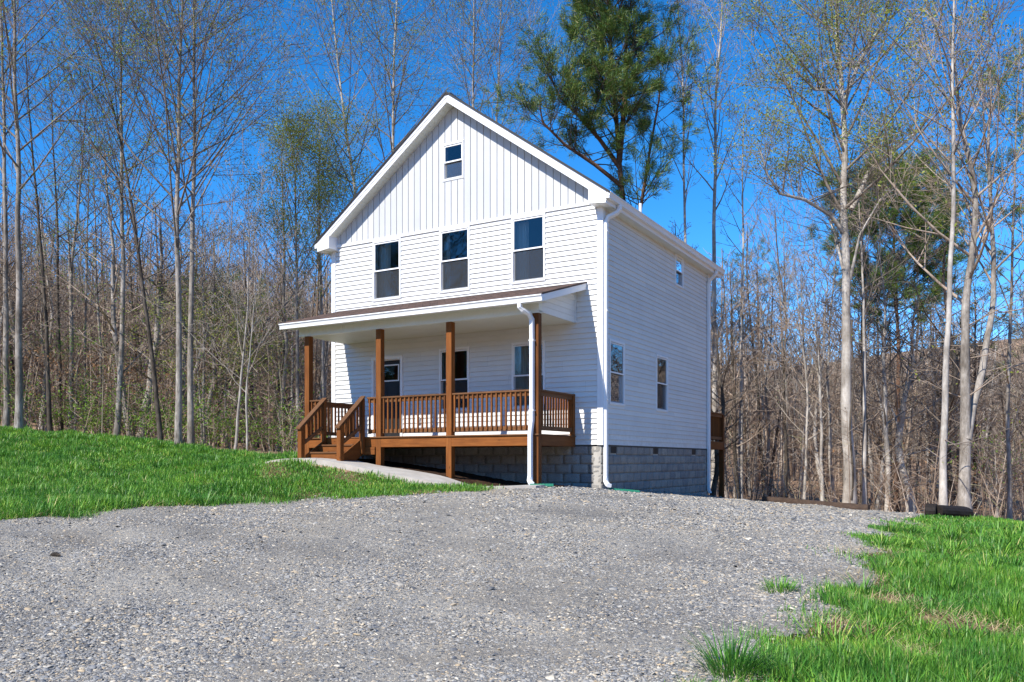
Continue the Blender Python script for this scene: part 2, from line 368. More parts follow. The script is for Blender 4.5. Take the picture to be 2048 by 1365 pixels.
right_edge = [G(1850, 1036), G(1822, 1047), G(1770, 1064), G(1738, 1085), G(1742, 1108), G(1742, 1140), G(1748, 1165), G(1702, 1195), G(1652, 1240), G(1596, 1285), G(1530, 1320), G(1452, 1365)]
lawnR = right_edge+[c2w(1.0, 3.9), c2w(1.6, 1), c2w(2.5, -6), c2w(14, -6), c2w(18, 8)]+[rayw(3300, 17.5), rayw(2600, 17), rayw(2350, 16.8), rayw(2048, 17.0), rayw(1930, 17.6)]
gravelP = [(7.5, 0), (7.5, 7.4), G(1415, 994), G(1470, 999), G(1525, 1004), rayw(1735, 20.6), G(1800, 1026), G(1850, 1031)]+right_edge[1:]+[c2w(1.0, 3.9), c2w(1.6, 1), c2w(2.5, -6), c2w(2, -14), c2w(-9, -14), c2w(-11, 3)]+[(left_edge[0][0]-2, left_edge[0][1]-1.5)]+left_edge+[(6.75, -3.1), (7.3, -2.4), (7.5, -1.5)]
def region(x, y):
    a, b = wob(x, y); g = inpoly(a, b, gravelP); l = (inpoly(a, b, lawnL) | inpoly(a, b, lawnR)) & ~g
    return g, l
# ---------------------------------------------------------------- ground sheets
def grid_sheet(name, m, xs, ys, mask=None, dz=0.0, parent=None, hf=None):
    X, Y = np.meshgrid(xs, ys, indexing='ij'); nx, ny = X.shape
    Zh = (hf or H)(X, Y)+dz
    I = np.arange(nx*ny).reshape(nx, ny)
    q = np.stack([I[:-1, :-1], I[1:, :-1], I[1:, 1:], I[:-1, 1:]], -1).reshape(-1, 4)
    if mask is not None: q = q[mask((X[:-1, :-1]+X[1:, 1:])/2, (Y[:-1, :-1]+Y[1:, 1:])/2).ravel()]
    used, inv = np.unique(q, return_inverse=True)
    V = np.stack([X, Y, Zh], -1).reshape(-1, 3)[used]
    return mesh_np(name, V, inv.reshape(-1, 4), m, parent, smooth=True)
fine = np.arange(-46, 62, .4)
def stretch(f, lo, hi):
    a = [f[0]]; s = .4
    while a[-1] > lo: s *= 1.18; a.append(a[-1]-s)
    b = [f[-1]]; s = .4
    while b[-1] < hi: s *= 1.18; b.append(b[-1]+s)
    return np.array(a[:0:-1]+list(f)+b[1:])
gx = stretch(fine, -900, 900); gy = stretch(fine, -900, 900)
def Hbase(x, y):
    """the soil sheet sits a little lower wherever gravel, lawn, path or mulch lies on it"""
    g, l = region(x, y); z = H(x, y)
    inner = (x > -25) & (x < 45) & (y > -35) & (y < 30)
    return z-np.where(inner, .07, 0.0)*np.clip(1-(np.hypot(x-8, y+5)-30)/10, 0, 1)
tag(grid_sheet('ground', M['leaf_litter'], gx, gy, hf=Hbase), kind='structure')
STEP = .12
gxs = np.arange(-14, 30, STEP); gys = np.arange(-34, 22, STEP)
inhouse = lambda x, y: (x > .05) & (x < 7.57) & (y > -1.86) & (y < 7.4)
tag(grid_sheet('gravel_driveway', M['gravel'], gxs, gys, lambda x, y: region(x, y)[0] & ~inhouse(x, y), .012), kind='structure')
lx = np.arange(-26, 34, .2); ly = np.arange(-36, 22, .2)
tag(grid_sheet('lawn', M['lawn_soil'], lx, ly, lambda x, y: region(x, y)[1], .006), kind='structure')
mul = [(.1, -1.84), (7.3, -1.84), (7.7, -.9), (7.75, -.05), (7.6, .1), (7.55, .1), (7.55, -.01), (.06, -.01)]
mx_ = np.arange(0, 8, .08); my_ = np.arange(-2, .3, .08)
tag(grid_sheet('mulch_bed', M['mulch'], mx_, my_, lambda x, y: inpoly(*wob(x, y, .05), mul), .02, hf=lambda x, y: H(x, y)+.02*np.sin(x*31)*np.sin(y*27)), kind='structure')
# concrete walkway with thickness
def walkway():
    mb = MB(); n = len(WALK)
    xs = np.linspace(.35, 7.3, 36)
    # front and back edges as functions of x, so the slab follows the slope
    fx = [.35, 1.2, 3.2, 5.2, 6.75, 7.3]; fy = [-2.9, -3.1, -2.88, -2.78, -2.66, -2.35]
    bx = [.35, 1.15, 2.6, 2.75, 7.3]; by = [-2.5, -1.9, -1.9, -1.86, -1.86]
    for a, b in zip(xs[:-1], xs[1:]):
        P = []
        for x in (a, b):
            yf, yb = np.interp(x, fx, fy), np.interp(x, bx, by)
            zf, zb = h1(x, yf)+.045, h1(x, yb)+.045
            P.append([(x, yf, zf), (x, yb, zb), (x, yf, zf-.12), (x, yb, zb-.12)])
        p, q = P
        mb.add(p+q, [(0, 4, 5, 1), (0, 2, 6, 4), (1, 5, 7, 3)]+([(0, 1, 3, 2)] if a == xs[0] else [])+([(4, 6, 7, 5)] if b == xs[-1] else []))
    o = mb.build('walkway', M['concrete']); tag(o, kind='structure')
walkway()
# ================================================================= THE HOUSE
W = 7.62; D = 7.45; ZS = .338; ZG = 5.516
PK = 3.81; RZ = 8.61; SL = .725
def roofz(x): return RZ-SL*abs(x-PK)
house = empty('house', (0, 0, 0))
tag(house, 'white vinyl sided two storey gabled house with brown wooden front porch', 'house')
TF = lambda u, v, n: (u, -n, v)            # front wall: u=x, v=z, n outward
TR = lambda u, v, n: (W+n, u, v)           # right wall: u=y
TB = lambda u, v, n: (u, D+n, v)
TL = lambda u, v, n: (-n, u, v)
FR = .06
upper = [(1.345, 4.0, 2.228, 5.495), (3.396, 4.0, 4.259, 5.495), (5.391, 4.0, 6.26, 5.495)]
lower = [(3.385, 1.17, 4.245, 2.655), (5.40, 1.17, 6.25, 2.655)]
attic = (3.49, 6.65, 4.09, 7.53)
doorr = (1.30, .36, 2.285, 2.585)
sidew = [(.33, 1.225, 1.165, 2.635), (3.17, 1.225, 3.99, 2.62), (4.56, 4.59, 5.2, 5.39)]
def rects(u0, v0, u1, v1, holes):
    us = sorted({u0, u1, *[x for h in holes for x in (h[0], h[2]) if u0 < x < u1]})
    vs = sorted({v0, v1, *[x for h in holes for x in (h[1], h[3]) if v0 < x < v1]})
    out = []
    for a, b in zip(vs[:-1], vs[1:]):
        run = None
        for c, d in zip(us[:-1], us[1:]):
            mu, mv = (c+d)/2, (a+b)/2
            inside = any(h[0] < mu < h[2] and h[1] < mv < h[3] for h in holes)
            if inside:
                if run: out.append((*run, a, b)); run = None
            else: run = (run[0], d) if run else (c, d)
        if run: out.append((*run, a, b))
    return [(a, c, b, d) for a, b, c, d in out]
EX = .1151
def siding(T, u0, u1, v0, v1, holes, name='siding'):
    mb = MB(T); shr = [(a+.02, b+.02, c-.02, d-.02) for a, b, c, d in holes]; v = v0; k = 0
    while v < v1-1e-4:
        t = min(v+EX, v1)
        # vinyl courses: a butt that sticks out and a slight mid crease
        q = k//2; seams = [u0+((q*1.37) % 3.3)+.3+i*3.3 for i in range(4)]; RR = []
        for (a, b, c, d) in rects(u0, v, u1, t, shr):
            cu = [a]+[x for x in seams if a+.05 < x < c-.05]+[c]
            for i in range(len(cu)-1): RR.append((cu[i], b, cu[i+1]-(.0015 if i < len(cu)-2 else 0), d))
        for (a, b, c, d) in RR:
            nf = lambda z: .029-.024*((z-v)/EX)
            mb.add([(a, b, nf(b)), (c, b, nf(b)), (c, d, nf(d)), (a, d, nf(d))], [(0, 1, 2, 3)])
            if b < v+1e-6: mb.add([(a, b, .001), (c, b, .001), (c, b, .029), (a, b, .029)], [(0, 1, 2, 3)])
        v = t; k += 1
    return mb.build(name, M['vinyl'], house)
fh = upper+lower+[doorr]
siding(TF, 0.09, W-.09, ZS, ZG, fh)
siding(TR, .09, D-.09, ZS, 5.43, sidew)
siding(TB, .09, W-.09, ZS, ZG, [])
siding(TL, .09, D-.09, ZS, 5.43, [])
def core(T, u0, u1, v0, v1, holes):
    mb = MB(T)
    for (a, b, c, d) in rects(u0, v0, u1, v1, [(h[0]+.03, h[1]+.03, h[2]-.03, h[3]-.03) for h in holes]): mb.box((a, b, -.15), (c, d, 0))
    return mb.build('wall', M['interior'], house)
core(TF, 0, W, .3, ZG, fh); core(TR, .151, D-.151, .3, 5.43, sidew); core(TB, 0, W, .3, ZG, []); core(TL, .151, D-.151, .3, 5.43, [])
mb = MB()
mb.box((.16, .16, .25), (W-.16, D-.16, .50)); mb.box((.16, .16, 2.95), (W-.16, D-.16, 3.15)); mb.box((.16, .16, 5.45), (W-.16, D-.16, 5.5))
mb.box((.16, 2.9, .51), (W-.16, 3.0, 2.94)); mb.box((.16, 2.6, 3.16), (W-.16, 2.7, 5.44))
mb.build('interior_partition', M['interior'], house)
# gable ends: vertical board and batten
def gable(T, hole, full=True):
    top = lambda u: roofz(u)-.20
    mb = MB(T); bt = MB(T)
    us = [0.0]; s = .182; u = .09
    while u < W: us.append(u); u += s
    us.append(W)
    cuts = sorted(set(us+[PK]+([hole[0]+.02, hole[2]-.02] if hole else [])))
    mb.add([(0, ZG, .004), (W, ZG, .004), (W, top(W), .004), (PK, top(PK), .004), (0, top(0), .004)], [(0, 1, 2, 3, 4)]) if not hole else None
    if hole:
        for a, b in zip(cuts[:-1], cuts[1:]):
            m_ = (a+b)/2
            if hole[0] < m_ < hole[2]:
                mb.add([(a, ZG, .004), (b, ZG, .004), (b, hole[1]+.02, .004), (a, hole[1]+.02, .004)], [(0, 1, 2, 3)])
                mb.add([(a, hole[3]-.02, .004), (b, hole[3]-.02, .004), (b, top(b), .004), (a, top(a), .004)], [(0, 1, 2, 3)])
            else: mb.add([(a, ZG, .004), (b, ZG, .004), (b, top(b), .004), (a, top(a), .004)], [(0, 1, 2, 3)])
    # boards stand proud of the grooves between them
    def board(a, b, z0, za, zb):
        n0, n1 = .0045, .026; c = (a+b)/2
        bt.prism([(a, z0), (b, z0), (b, zb), (c, max(za, zb) if a < PK < b and z0 < 6 else (za+zb)/2), (a, za)], lambda p, q: (p, q, n0), lambda p, q: (p, q, n1))
    for a, b in zip(us[:-1], us[1:]):
        a += .009; b -= .009
        if hole and b > hole[0]-.012 and a < hole[2]+.012:
            board(a, b, ZG+.01, hole[1]-.012, hole[1]-.012); board(a, b, hole[3]+.012, top(a), top(b))
            if a < hole[0]-.012: board(a, hole[0]-.0125, hole[1]-.0119, hole[3]+.0119, hole[3]+.0119)
            if b > hole[2]+.012: board(hole[2]+.0125, b, hole[1]-.0119, hole[3]+.0119, hole[3]+.0119)
        else: board(a, b, ZG+.01, top(a), top(b))
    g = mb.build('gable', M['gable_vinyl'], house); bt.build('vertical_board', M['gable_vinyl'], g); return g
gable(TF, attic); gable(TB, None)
mb = MB(TF); mb.box((-.02, ZG-.015, .002), (W+.02, ZG+.05, .044)); mb.box((-.02, ZG+.035, .044), (W+.02, ZG+.05, .052)); mb.build('band_trim', M['trim'], house, .004)
def corner(x, y, sx, sy, z1):
    mb = MB()
    mb.box((x-sx*.095, y, ZS-.01), (x+sx*.038, y+sy*.038, z1)); mb.box((x, y-sy*.0, ZS-.01), (x+sx*.038, y-sy*.095, z1))
    mb.build('corner_trim', M['trim'], house)
corner(0, 0, -1, -1, ZG-.016); corner(W, 0, 1, -1, ZG-.016); corner(W, D, 1, 1, 5.44); corner(0, D, -1, 1, 5.44)
# foundation of split-face block
def foundation():
    z0 = ZS-.012; cb = .205; Lb = .405; nrow = 9
    mortar = MB(); bl = []; 
    for T, Lw in ((TF, W), (TR, D), (TB, W), (TL, D)):
        mortar.T = T; mortar.box((-0.0, z0-nrow*cb, -.2), (Lw, z0, -.028))
    V = []; Fq = []
    sub = 5; k0 = 0
    for T, Lw in ((TF, W), (TR, D), (TB, W), (TL, D)):
        n = -.005
        for r in range(nrow):
            zt = z0-r*cb-.004; zb = z0-(r+1)*cb+.004
            u = -.2 if r % 2 else 0
            while u < Lw:
                a, b = max(u+.004, 0.0), min(u+Lb-.004, Lw)
                u += Lb
                if b-a < .03: continue
                if T is TR and any(b > v[0]-.01 and a < v[1]+.01 and zt > v[2] for v in VENTS):
                    a2 = [(a, VENTS_cut(a, b)[0]), (VENTS_cut(a, b)[1], b)]
                else: a2 = [(a, b)]
                for a, b in a2:
                    if b-a < .02: continue
                    base = len(V); nu = max(2, int(round((b-a)/.08)))
                    for i in range(nu+1):
                        for j in range(sub+1):
                            edge = i in (0, nu) or j in (0, sub)
                            dn = 0 if edge else random.uniform(.0, .016)
                            V.append(T(a+(b-a)*i/nu, zb+(zt-zb)*j/sub, n+dn-(.004 if edge else 0)))
                    ring = []
                    for i in range(nu):
                        for j in range(sub):
                            p = base+i*(sub+1)+j; Fq.append((p, p+sub+1, p+sub+2, p+1))
                    # sides back to the mortar
                    per = [base+i*(sub+1) for i in range(nu+1)]+[base+nu*(sub+1)+j for j in range(1, sub+1)]+[base+i*(sub+1)+sub for i in range(nu-1, -1, -1)]+[base+j for j in range(sub-1, 0, -1)]
                    uv = {}
                    back = len(V)
                    for q in per:
                        i, j = divmod(q-base, sub+1); V.append(T(a+(b-a)*i/nu, zb+(zt-zb)*j/sub, -.03))
                    m_ = len(per)
                    for i in range(m_): Fq.append((per[i], back+i, back+(i+1) % m_, per[(i+1) % m_]))
    f = mesh_np('foundation', V, np.array(Fq), M['block'], house)
    mortar.build('mortar', M['concrete'], f)
VENTS = [(.46, .83, .155), (3.06, 3.43, .155), (6.03, 6.40, .155)]
def VENTS_cut(a, b):
    for v in VENTS:
        if b > v[0]-.01 and a < v[1]+.01: return max(a, v[0]) if a < v[0] else a-1, min(b, v[1]) if b > v[1] else b+1
foundation()
for v in VENTS:
    mb = MB(TR); mb.box((v[0]+.01, .158, -.03), (v[1]-.01, .318, -.022)); f = mb.build('foundation_vent', M['vent'], house)
    mb = MB(TR)
    for i in range(6): mb.box((v[0]+.01, .162+i*.026, -.021), (v[1]-.01, .168+i*.026, -.012))
    mb.build('louver', M['vent'], f)
# windows
def window(T, r, curtain=None, screen=True):
    a, b, c, d = r; m = .042; s = .026; mid = (b+d)/2-.0
    mb = MB(T)
    mb.box((a, b, .0), (c, b+m, .044)); mb.box((a, d-m, .0), (c, d, .044)); mb.box((a, b+m, .0), (a+m, d-m, .044)); mb.box((c-m, b+m, .0), (c, d-m, .044))
    mb.box((a-.012, b-.012, .0), (c+.012, b-.001, .038)); mb.box((a-.012, d+.001, .0), (c+.012, d+.012, .040))
    mb.box((a+m, b+m, -.12), (a+m+.006, d-m, .03)); mb.box((c-m-.006, b+m, -.12), (c-m, d-m, .03)); mb.box((a+m+.007, b+m, -.12), (c-m-.007, b+m+.012, 0)); mb.box((a+m+.007, d-m-.012, -.12), (c-m-.007, d-m, 0))
    wdw = mb.build('window', M['trim'], house, .003)
    A, B, C, E_ = a+m+.006, b+m+.012, c-m-.006, d-m-.012
    mb = MB(T)
    def ring(x0, y0, x1, y1, n0, n1, w_=s):
        mb.box((x0, y0, n0), (x1, y0+w_, n1)); mb.box((x0, y1-w_, n0), (x1, y1, n1)); mb.box((x0, y0+w_, n0), (x0+w_*.8, y1-w_, n1)); mb.box((x1-w_*.8, y0+w_, n0), (x1, y1-w_, n1))
    ring(A, mid-.018, C, E_, -.01, .029); ring(A, B, C, mid+.018, -.05, -.0105)
    mb.box((A+.001, mid-.018, -.0101), (C-.001, mid+.0175, .0335))
    mb.build('sash', M['trim'], wdw, .002)
    mb = MB(T); mb.quad((A+.018, mid+.015, .016), (C-.018, mid+.015, .016), (C-.018, E_-s, .016), (A+.018, E_-s, .016)); mb.build('pane', M['glass'], wdw)
    mb = MB(T); mb.quad((A+.018, B+s, -.025), (C-.018, B+s, -.025), (C-.018, mid-.015, -.025), (A+.018, mid-.015, -.025)); mb.build('pane', M['glass'], wdw)
    if screen:
        mb = MB(T); mb.quad((A+.004, B+.004, .008), (C-.004, B+.004, .008), (C-.004, mid-.019, .008), (A+.004, mid-.019, .008)); mb.build('insect_screen', M['screen'], wdw)
    if curtain:
        mb = MB(T)
        for (f0, f1) in curtain:
            u0, u1 = a+(c-a)*f0, a+(c-a)*f1; n = 26
            P = [(u0+(u1-u0)*i/n, -.20+.03*sin(i*1.9)+.012*sin(i*.8)) for i in range(n+1)]
            for (p, q) in zip(P[:-1], P[1:]): mb.add([(p[0], b-.1, p[1]), (q[0], b-.1, q[1]), (q[0], d, q[1]), (p[0], d, p[1])], [(0, 1, 2, 3)])
        mb.build('curtain', M['curtain'], wdw, smooth=True)
    return wdw
window(TF, upper[0], [(.0, .42)]); window(TF, upper[1], [(-.02, .16), (.9, 1.02)]); window(TF, upper[2], [(.0, .36)])
window(TF, lower[0], [(.0, .22)]); window(TF, lower[1], [(.0, .34)]); window(TF, attic)
for r in sidew: window(TR, r)
# front door
def door():
    a, b, c, d = doorr; mb = MB(TF)
    mb.box((a, b, 0), (a+.075, d, .044)); mb.box((c-.075, b, 0), (c, d, .044)); mb.box((a+.075, d-.075, 0), (c-.075, d, .044))
    mb.box((a+.075, b, -.13), (a+.095, d-.075, 0)); mb.box((c-.095, b, -.13), (c-.075, d-.075, 0)); mb.box((a+.095, d-.095, -.13), (c-.095, d-.075, 0))
    mb.box((a+.095, b, -.13), (c-.095, .565, .03))
    fr = mb.build('door_frame', M['trim'], house, .003)
    x0, x1, z0, z1 = a+.1, c-.1, .57, d-.1; gx0, gx1, gz0, gz1 = x0+.13, x1-.10, 2.0, 2.36
    mb = MB(TF)
    for q in rects(x0, z0, x1, z1, [(gx0, gz0, gx1, gz1)]): mb.box((q[0], q[1], -.10), (q[2], q[3], -.055))
    # raised panels
    for (p, q) in ((.62, 1.12), (1.22, 1.88)):
        for (u, v) in ((x0+.1, (x0+x1)/2-.035), ((x0+x1)/2+.035, x1-.1)):
            mb.box((u, p, -.0549), (v, q, -.050)); mb.box((u+.03, p+.03, -.0499), (v-.03, q-.03, -.044))
    dr = mb.build('door', M['dark_trim'], house, .003)
    mb = MB(TF)
    for q in ((gx0-.03, gz0-.03, gx1+.03, gz0), (gx0-.03, gz1, gx1+.03, gz1+.03), (gx0-.03, gz0, gx0, gz1), (gx1, gz0, gx1+.03, gz1)): mb.box((q[0], q[1], -.0548), (q[2], q[3], -.042))
    mb.build('light_frame', M['trim'], dr)
    mb = MB(TF); mb.quad((gx0, gz0, -.07), (gx1, gz0, -.07), (gx1, gz1, -.07), (gx0, gz1, -.07)); mb.build('pane', M['glass'], dr)
    mb = MB(TF); mb.cyl((x1-.07, 1.45, -.056), (x1-.07, 1.45, -.0), .028); mb.build('door_knob', M['dark_trim'], dr); mb = MB(TF); mb.cyl((x1-.07, 1.6, -.056), (x1-.07, 1.6, -.03), .026); mb.build('deadbolt', M['dark_trim'], dr, smooth=False)
door()
mb = MB(TF); mb.box((2.72, .90, .018), (2.82, 1.06, .085)); mb.build('outlet_cover', M['trim'], house, .008)
# ---- roof
def slabroof():
    y0, y1 = -.36, 8.0; th = .035
    mb = MB()
    for sgn in (-1, 1):
        e = PK+sgn*4.15
        # stepped shingle courses
        n = 34; L = 4.15
        for i in range(n):
            a, b = PK+sgn*L*i/n, PK+sgn*L*(i+1)/n
            za, zb = roofz(a), roofz(b)+.006
            mb.add([(a, y0, za), (b, y0, zb), (b, y1, zb), (a, y1, za), (b, y0, zb-.006), (b, y1, zb-.006)], [(0, 1, 2, 3), (1, 4, 5, 2)])
        mb.add([(PK, y0, RZ-th), (e, y0, roofz(e)-th), (e, y1, roofz(e)-th), (PK, y1, RZ-th), (PK, y0, RZ), (e, y0, roofz(e)), (e, y1, roofz(e)), (PK, y1, RZ)], [(0, 1, 2, 3), (0, 4, 5, 1), (2, 6, 7, 3), (1, 5, 6, 2)])
    mb.box((PK-.12, y0-.002, RZ-.075), (PK+.12, y1+.002, RZ-.05))
    r = mb.build('roof', M['shingle'], house)
    mb = MB(); mb.prism([(-.14, -.095), (0, .012), (.14, -.095), (0, -.01)], lambda p, q: (PK+p, y0, RZ+q), lambda p, q: (PK+p, y1, RZ+q)); mb.build('ridge_cap', M['shingle'], r)
    mb = MB(); mb.cyl((6.35, 5.4, roofz(6.35)-.1), (6.35, 5.4, roofz(6.35)+.36), .045); mb.build('vent_pipe', M['trim'], r, smooth=False)
    for yy in (y0-.004, y1+.004):
        mb = MB()
        for sgn in (-1, 1):
            e = PK+sgn*4.155
            mb.prism([(PK, RZ+.012), (e, roofz(e)+.012), (e, roofz(e)-.036), (PK, RZ-.036)], lambda p, q: (p, yy-.004, q), lambda p, q: (p, yy+.004, q))
        mb.build('drip_edge', M['dark_trim'], r)
    # rake boards front and back: two stepped bands
    for (yo, yi, dr_) in ((-.34, -.31, -1), (7.98, 7.95, 1)):
        mb = MB()
        for sgn in (-1, 1):
            e = PK+sgn*4.06
            for (t0, t1, o) in ((.036, .125, 0), (.125, .235, .012)):
                yy = yo+dr_*(0)+(-dr_)*o
                mb.prism([(PK, RZ-t0), (e, roofz(e)-t0), (e, roofz(e)-t1), (PK, RZ-t1)], lambda p, q: (p, yy, q), lambda p, q: (p, yi-dr_*.02 if False else yi-dr_*0.0+(-dr_)*.012, q))
        mb.build('rake_board', M['trim'], house)
    # sloped rake soffits and flat eave soffits
    for (ya, yb) in ((-.3, 0), (D, 7.94)):
        for sgn in (-1, 1):
            mb = MB(); e = PK+sgn*3.9
            z0, z1 = RZ-.20, roofz(e)-.20
            mb.prism([(PK, z0), (e, z1), (e, z1-.012), (PK, z0-.012)], lambda p, q: (p, ya, q), lambda p, q: (p, yb, q))
            n = 40
            for i in range(n+1):
                t = i/n; x = PK+(e-PK)*t; z = z0+(z1-z0)*t-.0125
                mb.box((x-.004, ya+.001, z-.0045), (x+.004, yb-.001, z-.0002))
            mb.build('rake_soffit', M['soffit'], house)
    for sgn in (-1, 1):
        xw = PK+sgn*(W/2); xo = PK+sgn*4.05
        mb = MB(); mb.box((xw, -.33, 5.405), (xo-sgn*.02, 7.96, 5.42))
        for i in range(56):
            y = -.3+i*.149
            mb.box((xw+sgn*.001, y-.004, 5.4005), (xo-sgn*.021, y+.004, 5.4045))
        mb.build('eave_soffit', M['soffit'], house)
        mb = MB(); mb.box((xo-sgn*.0199, -.325, 5.395), (xo+sgn*.0, 7.965, roofz(xo)-.04)); mb.build('fascia', M['trim'], house)
        # boxed returns
        for (ya, yb) in ((-.345, -.001), (D+.001, 7.985)):
            mb = MB(); xi = PK+sgn*(W/2-.16)
            mb.prism([(xo-sgn*.001, 5.385), (xo-sgn*.001, roofz(xo)-.06), (xi, roofz(xi)-.21), (xi, 5.43)], lambda p, q: (p, ya, q), lambda p, q: (p, yb, q))
            mb.build('eave_return', M['trim'], house)
slabroof()
GP = [(0, .0), (0, .125), (.11, .125), (.118, .118), (.118, .095), (.108, .09), (.098, .055), (.07, .012), (.06, 0)]
GI = [(.055, .012), (.09, .06), (.1, .105), (.105, .118), (.008, .118), (.008, .012)]
def gutter(f0, f1, name='gutter'):
    """open K-style trough between two ends; f maps profile (out, up) to 3d"""
    mb = MB(); o = [(0, .125), (0, 0), (.086, 0), (.088, .018), (.078, .024), (.092, .07), (.104, .098), (.118, .102), (.118, .125)]
    i_ = [(.110, .125), (.110, .110), (.098, .104), (.085, .070), (.070, .024), (.070, .008), (.006, .008), (.006, .125)]
    poly = o+i_; n = len(poly)
    mb.prism(poly, f0, f1)
    mb.f.pop(0); mb.f.pop(0)
    for f in (f0, f1): mb.add([f(*p) for p in o], [tuple(range(len(o)))])
    return mb.build(name, M['trim'], house)
for sgn in (-1, 1):
    xo = PK+sgn*4.051
    gutter(lambda p, q: (xo+sgn*p, -.35, 5.475+q), lambda p, q: (xo+sgn*p, 8.02, 5.475+q))
RP = [(-.05, -.038), (.05, -.038), (.05, .038), (-.05, .038)]
def rr(a, b, c=.012): return [(-a, -b+c), (-a+c, -b), (a-c, -b), (a, -b+c), (a, b-c), (a-c, b), (-a+c, b), (-a, b-c)]
def spout(path, up, straps=()):
    mb = MB(); mb.sweep(path, rr(.04, .05), up); o = mb.build('downspout', M['trim'], house)
    for p in straps: mb = MB(); mb.box((p[0]-.056, p[1]-.046, p[2]-.012), (p[0]+.056, p[1]+.046, p[2]+.012)); mb.build('strap', M['trim'], o)
gz = h1(7.75, -.1)
spout([(7.92, .25, 5.47), (7.92, .25, 5.38), (7.87, .2, 5.30), (7.73, .08, 5.20), (7.69, .055, 5.10), (7.685, .055, 3), (7.685, .055, gz+.30), (7.70, .02, gz+.19), (7.80, -.10, gz+.12), (7.86, -.16, gz+.11)], (.02, 1, 0.001), [(7.685, .055, z) for z in (4.9, 3.2, 1.3)])
gz2 = h1(7.75, 7.5)
spout([(7.92, 7.32, 5.47), (7.90, 7.32, 5.36), (7.73, 7.33, 5.22), (7.685, 7.34, 5.1), (7.685, 7.34, gz2+.2), (7.72, 7.36, gz2+.1)], (.02, 1, .001))
spout([(-.30, .25, 5.47), (-.28, .25, 5.36), (-.11, .2, 5.22), (-.065, .1, 5.1), (-.065, .1, .15)], (.02, 1, .001))
# rear upper bump-out that shows past the corner
mb = MB(); mb.box((W-1.8, D+.021, 2.9), (W+.004, D+.12, 5.39)); o = mb.build('rear_upper_wall', M['vinyl'], house)
# ---- porch roof
PX0, PX1 = .24, 7.27
def pz_(y): return 3.86+.29*y
mb = MB(); n = 15
for i in range(n):
    a, b = -2.07*i/n, -2.07*(i+1)/n
    mb.add([(PX0-.01, a, pz_(a)), (PX1+.012, a, pz_(a)), (PX1+.012, b, pz_(b)+.007), (PX0-.01, b, pz_(b)+.007), (PX1+.012, b, pz_(b)), (PX0-.01, b, pz_(b))], [(0, 1, 2, 3), (3, 2, 4, 5)])
mb.add([(PX0-.01, 0, pz_(0)), (PX1+.012, 0, pz_(0)), (PX1+.012, -2.07, pz_(-2.07)), (PX0-.01, -2.07, pz_(-2.07)), (PX0-.01, 0, pz_(0)-.03), (PX1+.012, 0, pz_(0)-.03), (PX1+.012, -2.07, pz_(-2.07)-.03), (PX0-.01, -2.07, pz_(-2.07)-.03)],
       [(4, 5, 6, 7), (1, 5, 6, 2), (0, 4, 7, 3), (2, 6, 7, 3)])
proof = mb.build('porch_roof', M['shingle'], house)
for (xa, s_) in ((PX1, 1), (PX0, -1)):
    mb = MB()
    for (t0, t1, o_) in ((.032, .10, .0), (.10, .165, -.010)):
        mb.prism([(-.021, pz_(-.021)-t0), (-1.985, pz_(-1.985)-t0), (-1.985, pz_(-1.985)-t1), (-.021, pz_(-.021)-t1)], lambda p, q: (xa+s_*o_, p, q), lambda p, q: (xa-s_*.03, p, q))
    mb.build('rake_board', M['trim'], proof)
    # underside of the side overhang, down to the siding cheek
    xc = 7.0 if s_ > 0 else .50
    mb = MB(); mb.prism([(-.02, pz_(-.02)-.15), (-1.98, pz_(-1.98)-.15), (-1.98, pz_(-1.98)-.158), (-.02, pz_(-.02)-.158)], lambda p, q: (xa-s_*.031, p, q), lambda p, q: (xc-s_*.03, p, q)); mb.build('side_soffit', M['soffit'], proof)
# siding cheeks closing the sides of the porch roof
ZC = 3.0
for xc, s_ in ((7.0, 1), (.50, -1)):
    mb = MB(); v = ZC; 
    while v < 3.71:
        t = v+EX
        def yend(z): return max(-1.70, min(0, (z-3.86+.158)/.29))
        pts = [(yend(v) if v > 3.2 else -1.70, v), (-.02, v), (-.02, min(t, 3.70)), (yend(t) if t > 3.2 else -1.70, min(t, 3.70))]
        nf = lambda z: s_*(.016-.010*((z-v)/EX))
        mb.add([(xc+nf(q), p, q) for p, q in pts]+[(xc, pts[0][0], v), (xc, pts[1][0], v)], [(0, 1, 2, 3), (0, 1, 5, 4)])
        v = t
    mb.prism([(-1.70, ZC), (-.02, ZC), (-.02, 3.69), (-1.70, 3.20)], lambda p, q: (xc-s_*.05, p, q), lambda p, q: (xc-s_*.001, p, q))
    mb.box((xc-.02, -.075, ZC-.01), (xc+s_*.024, -.02, 3.70)); mb.box((xc-.03, -1.72, ZC-.02), (xc+s_*.02, -.076, ZC-.001))
    mb.build('siding_cheek', M['vinyl'], proof)
mb = MB(); mb.box((PX0+.02, -1.985, 3.135), (PX1-.02, -1.715, 3.147))
x = PX0+.05
while x < PX1-.05: mb.box((x-.004, -1.984, 3.1305), (x+.004, -1.716, 3.1345)); x += .1
mb.build('front_soffit', M['soffit'], proof)
mb = MB(); mb.box((.48, -1.714, 2.955), (7.02, -1.58, 3.16))
x = .55
while x < 7: mb.box((x-.004, -1.7185, 2.96), (x+.004, -1.7142, 3.134)); x += .1
mb.build('header_beam', M['soffit'], proof)
mb = MB(); mb.box((.51, -1.579, 2.985), (6.99, -.021, 3.0))
y = -1.5
while y < -.05: mb.box((.52, y-.004, 2.9805), (6.98, y+.004, 2.9845)); y += .1
mb.build('porch_ceiling', M['soffit'], proof)
mb = MB(); mb.box((PX0, -2.005, 3.10), (PX1, -1.986, 3.245)); mb.build('fascia', M['trim'], proof)
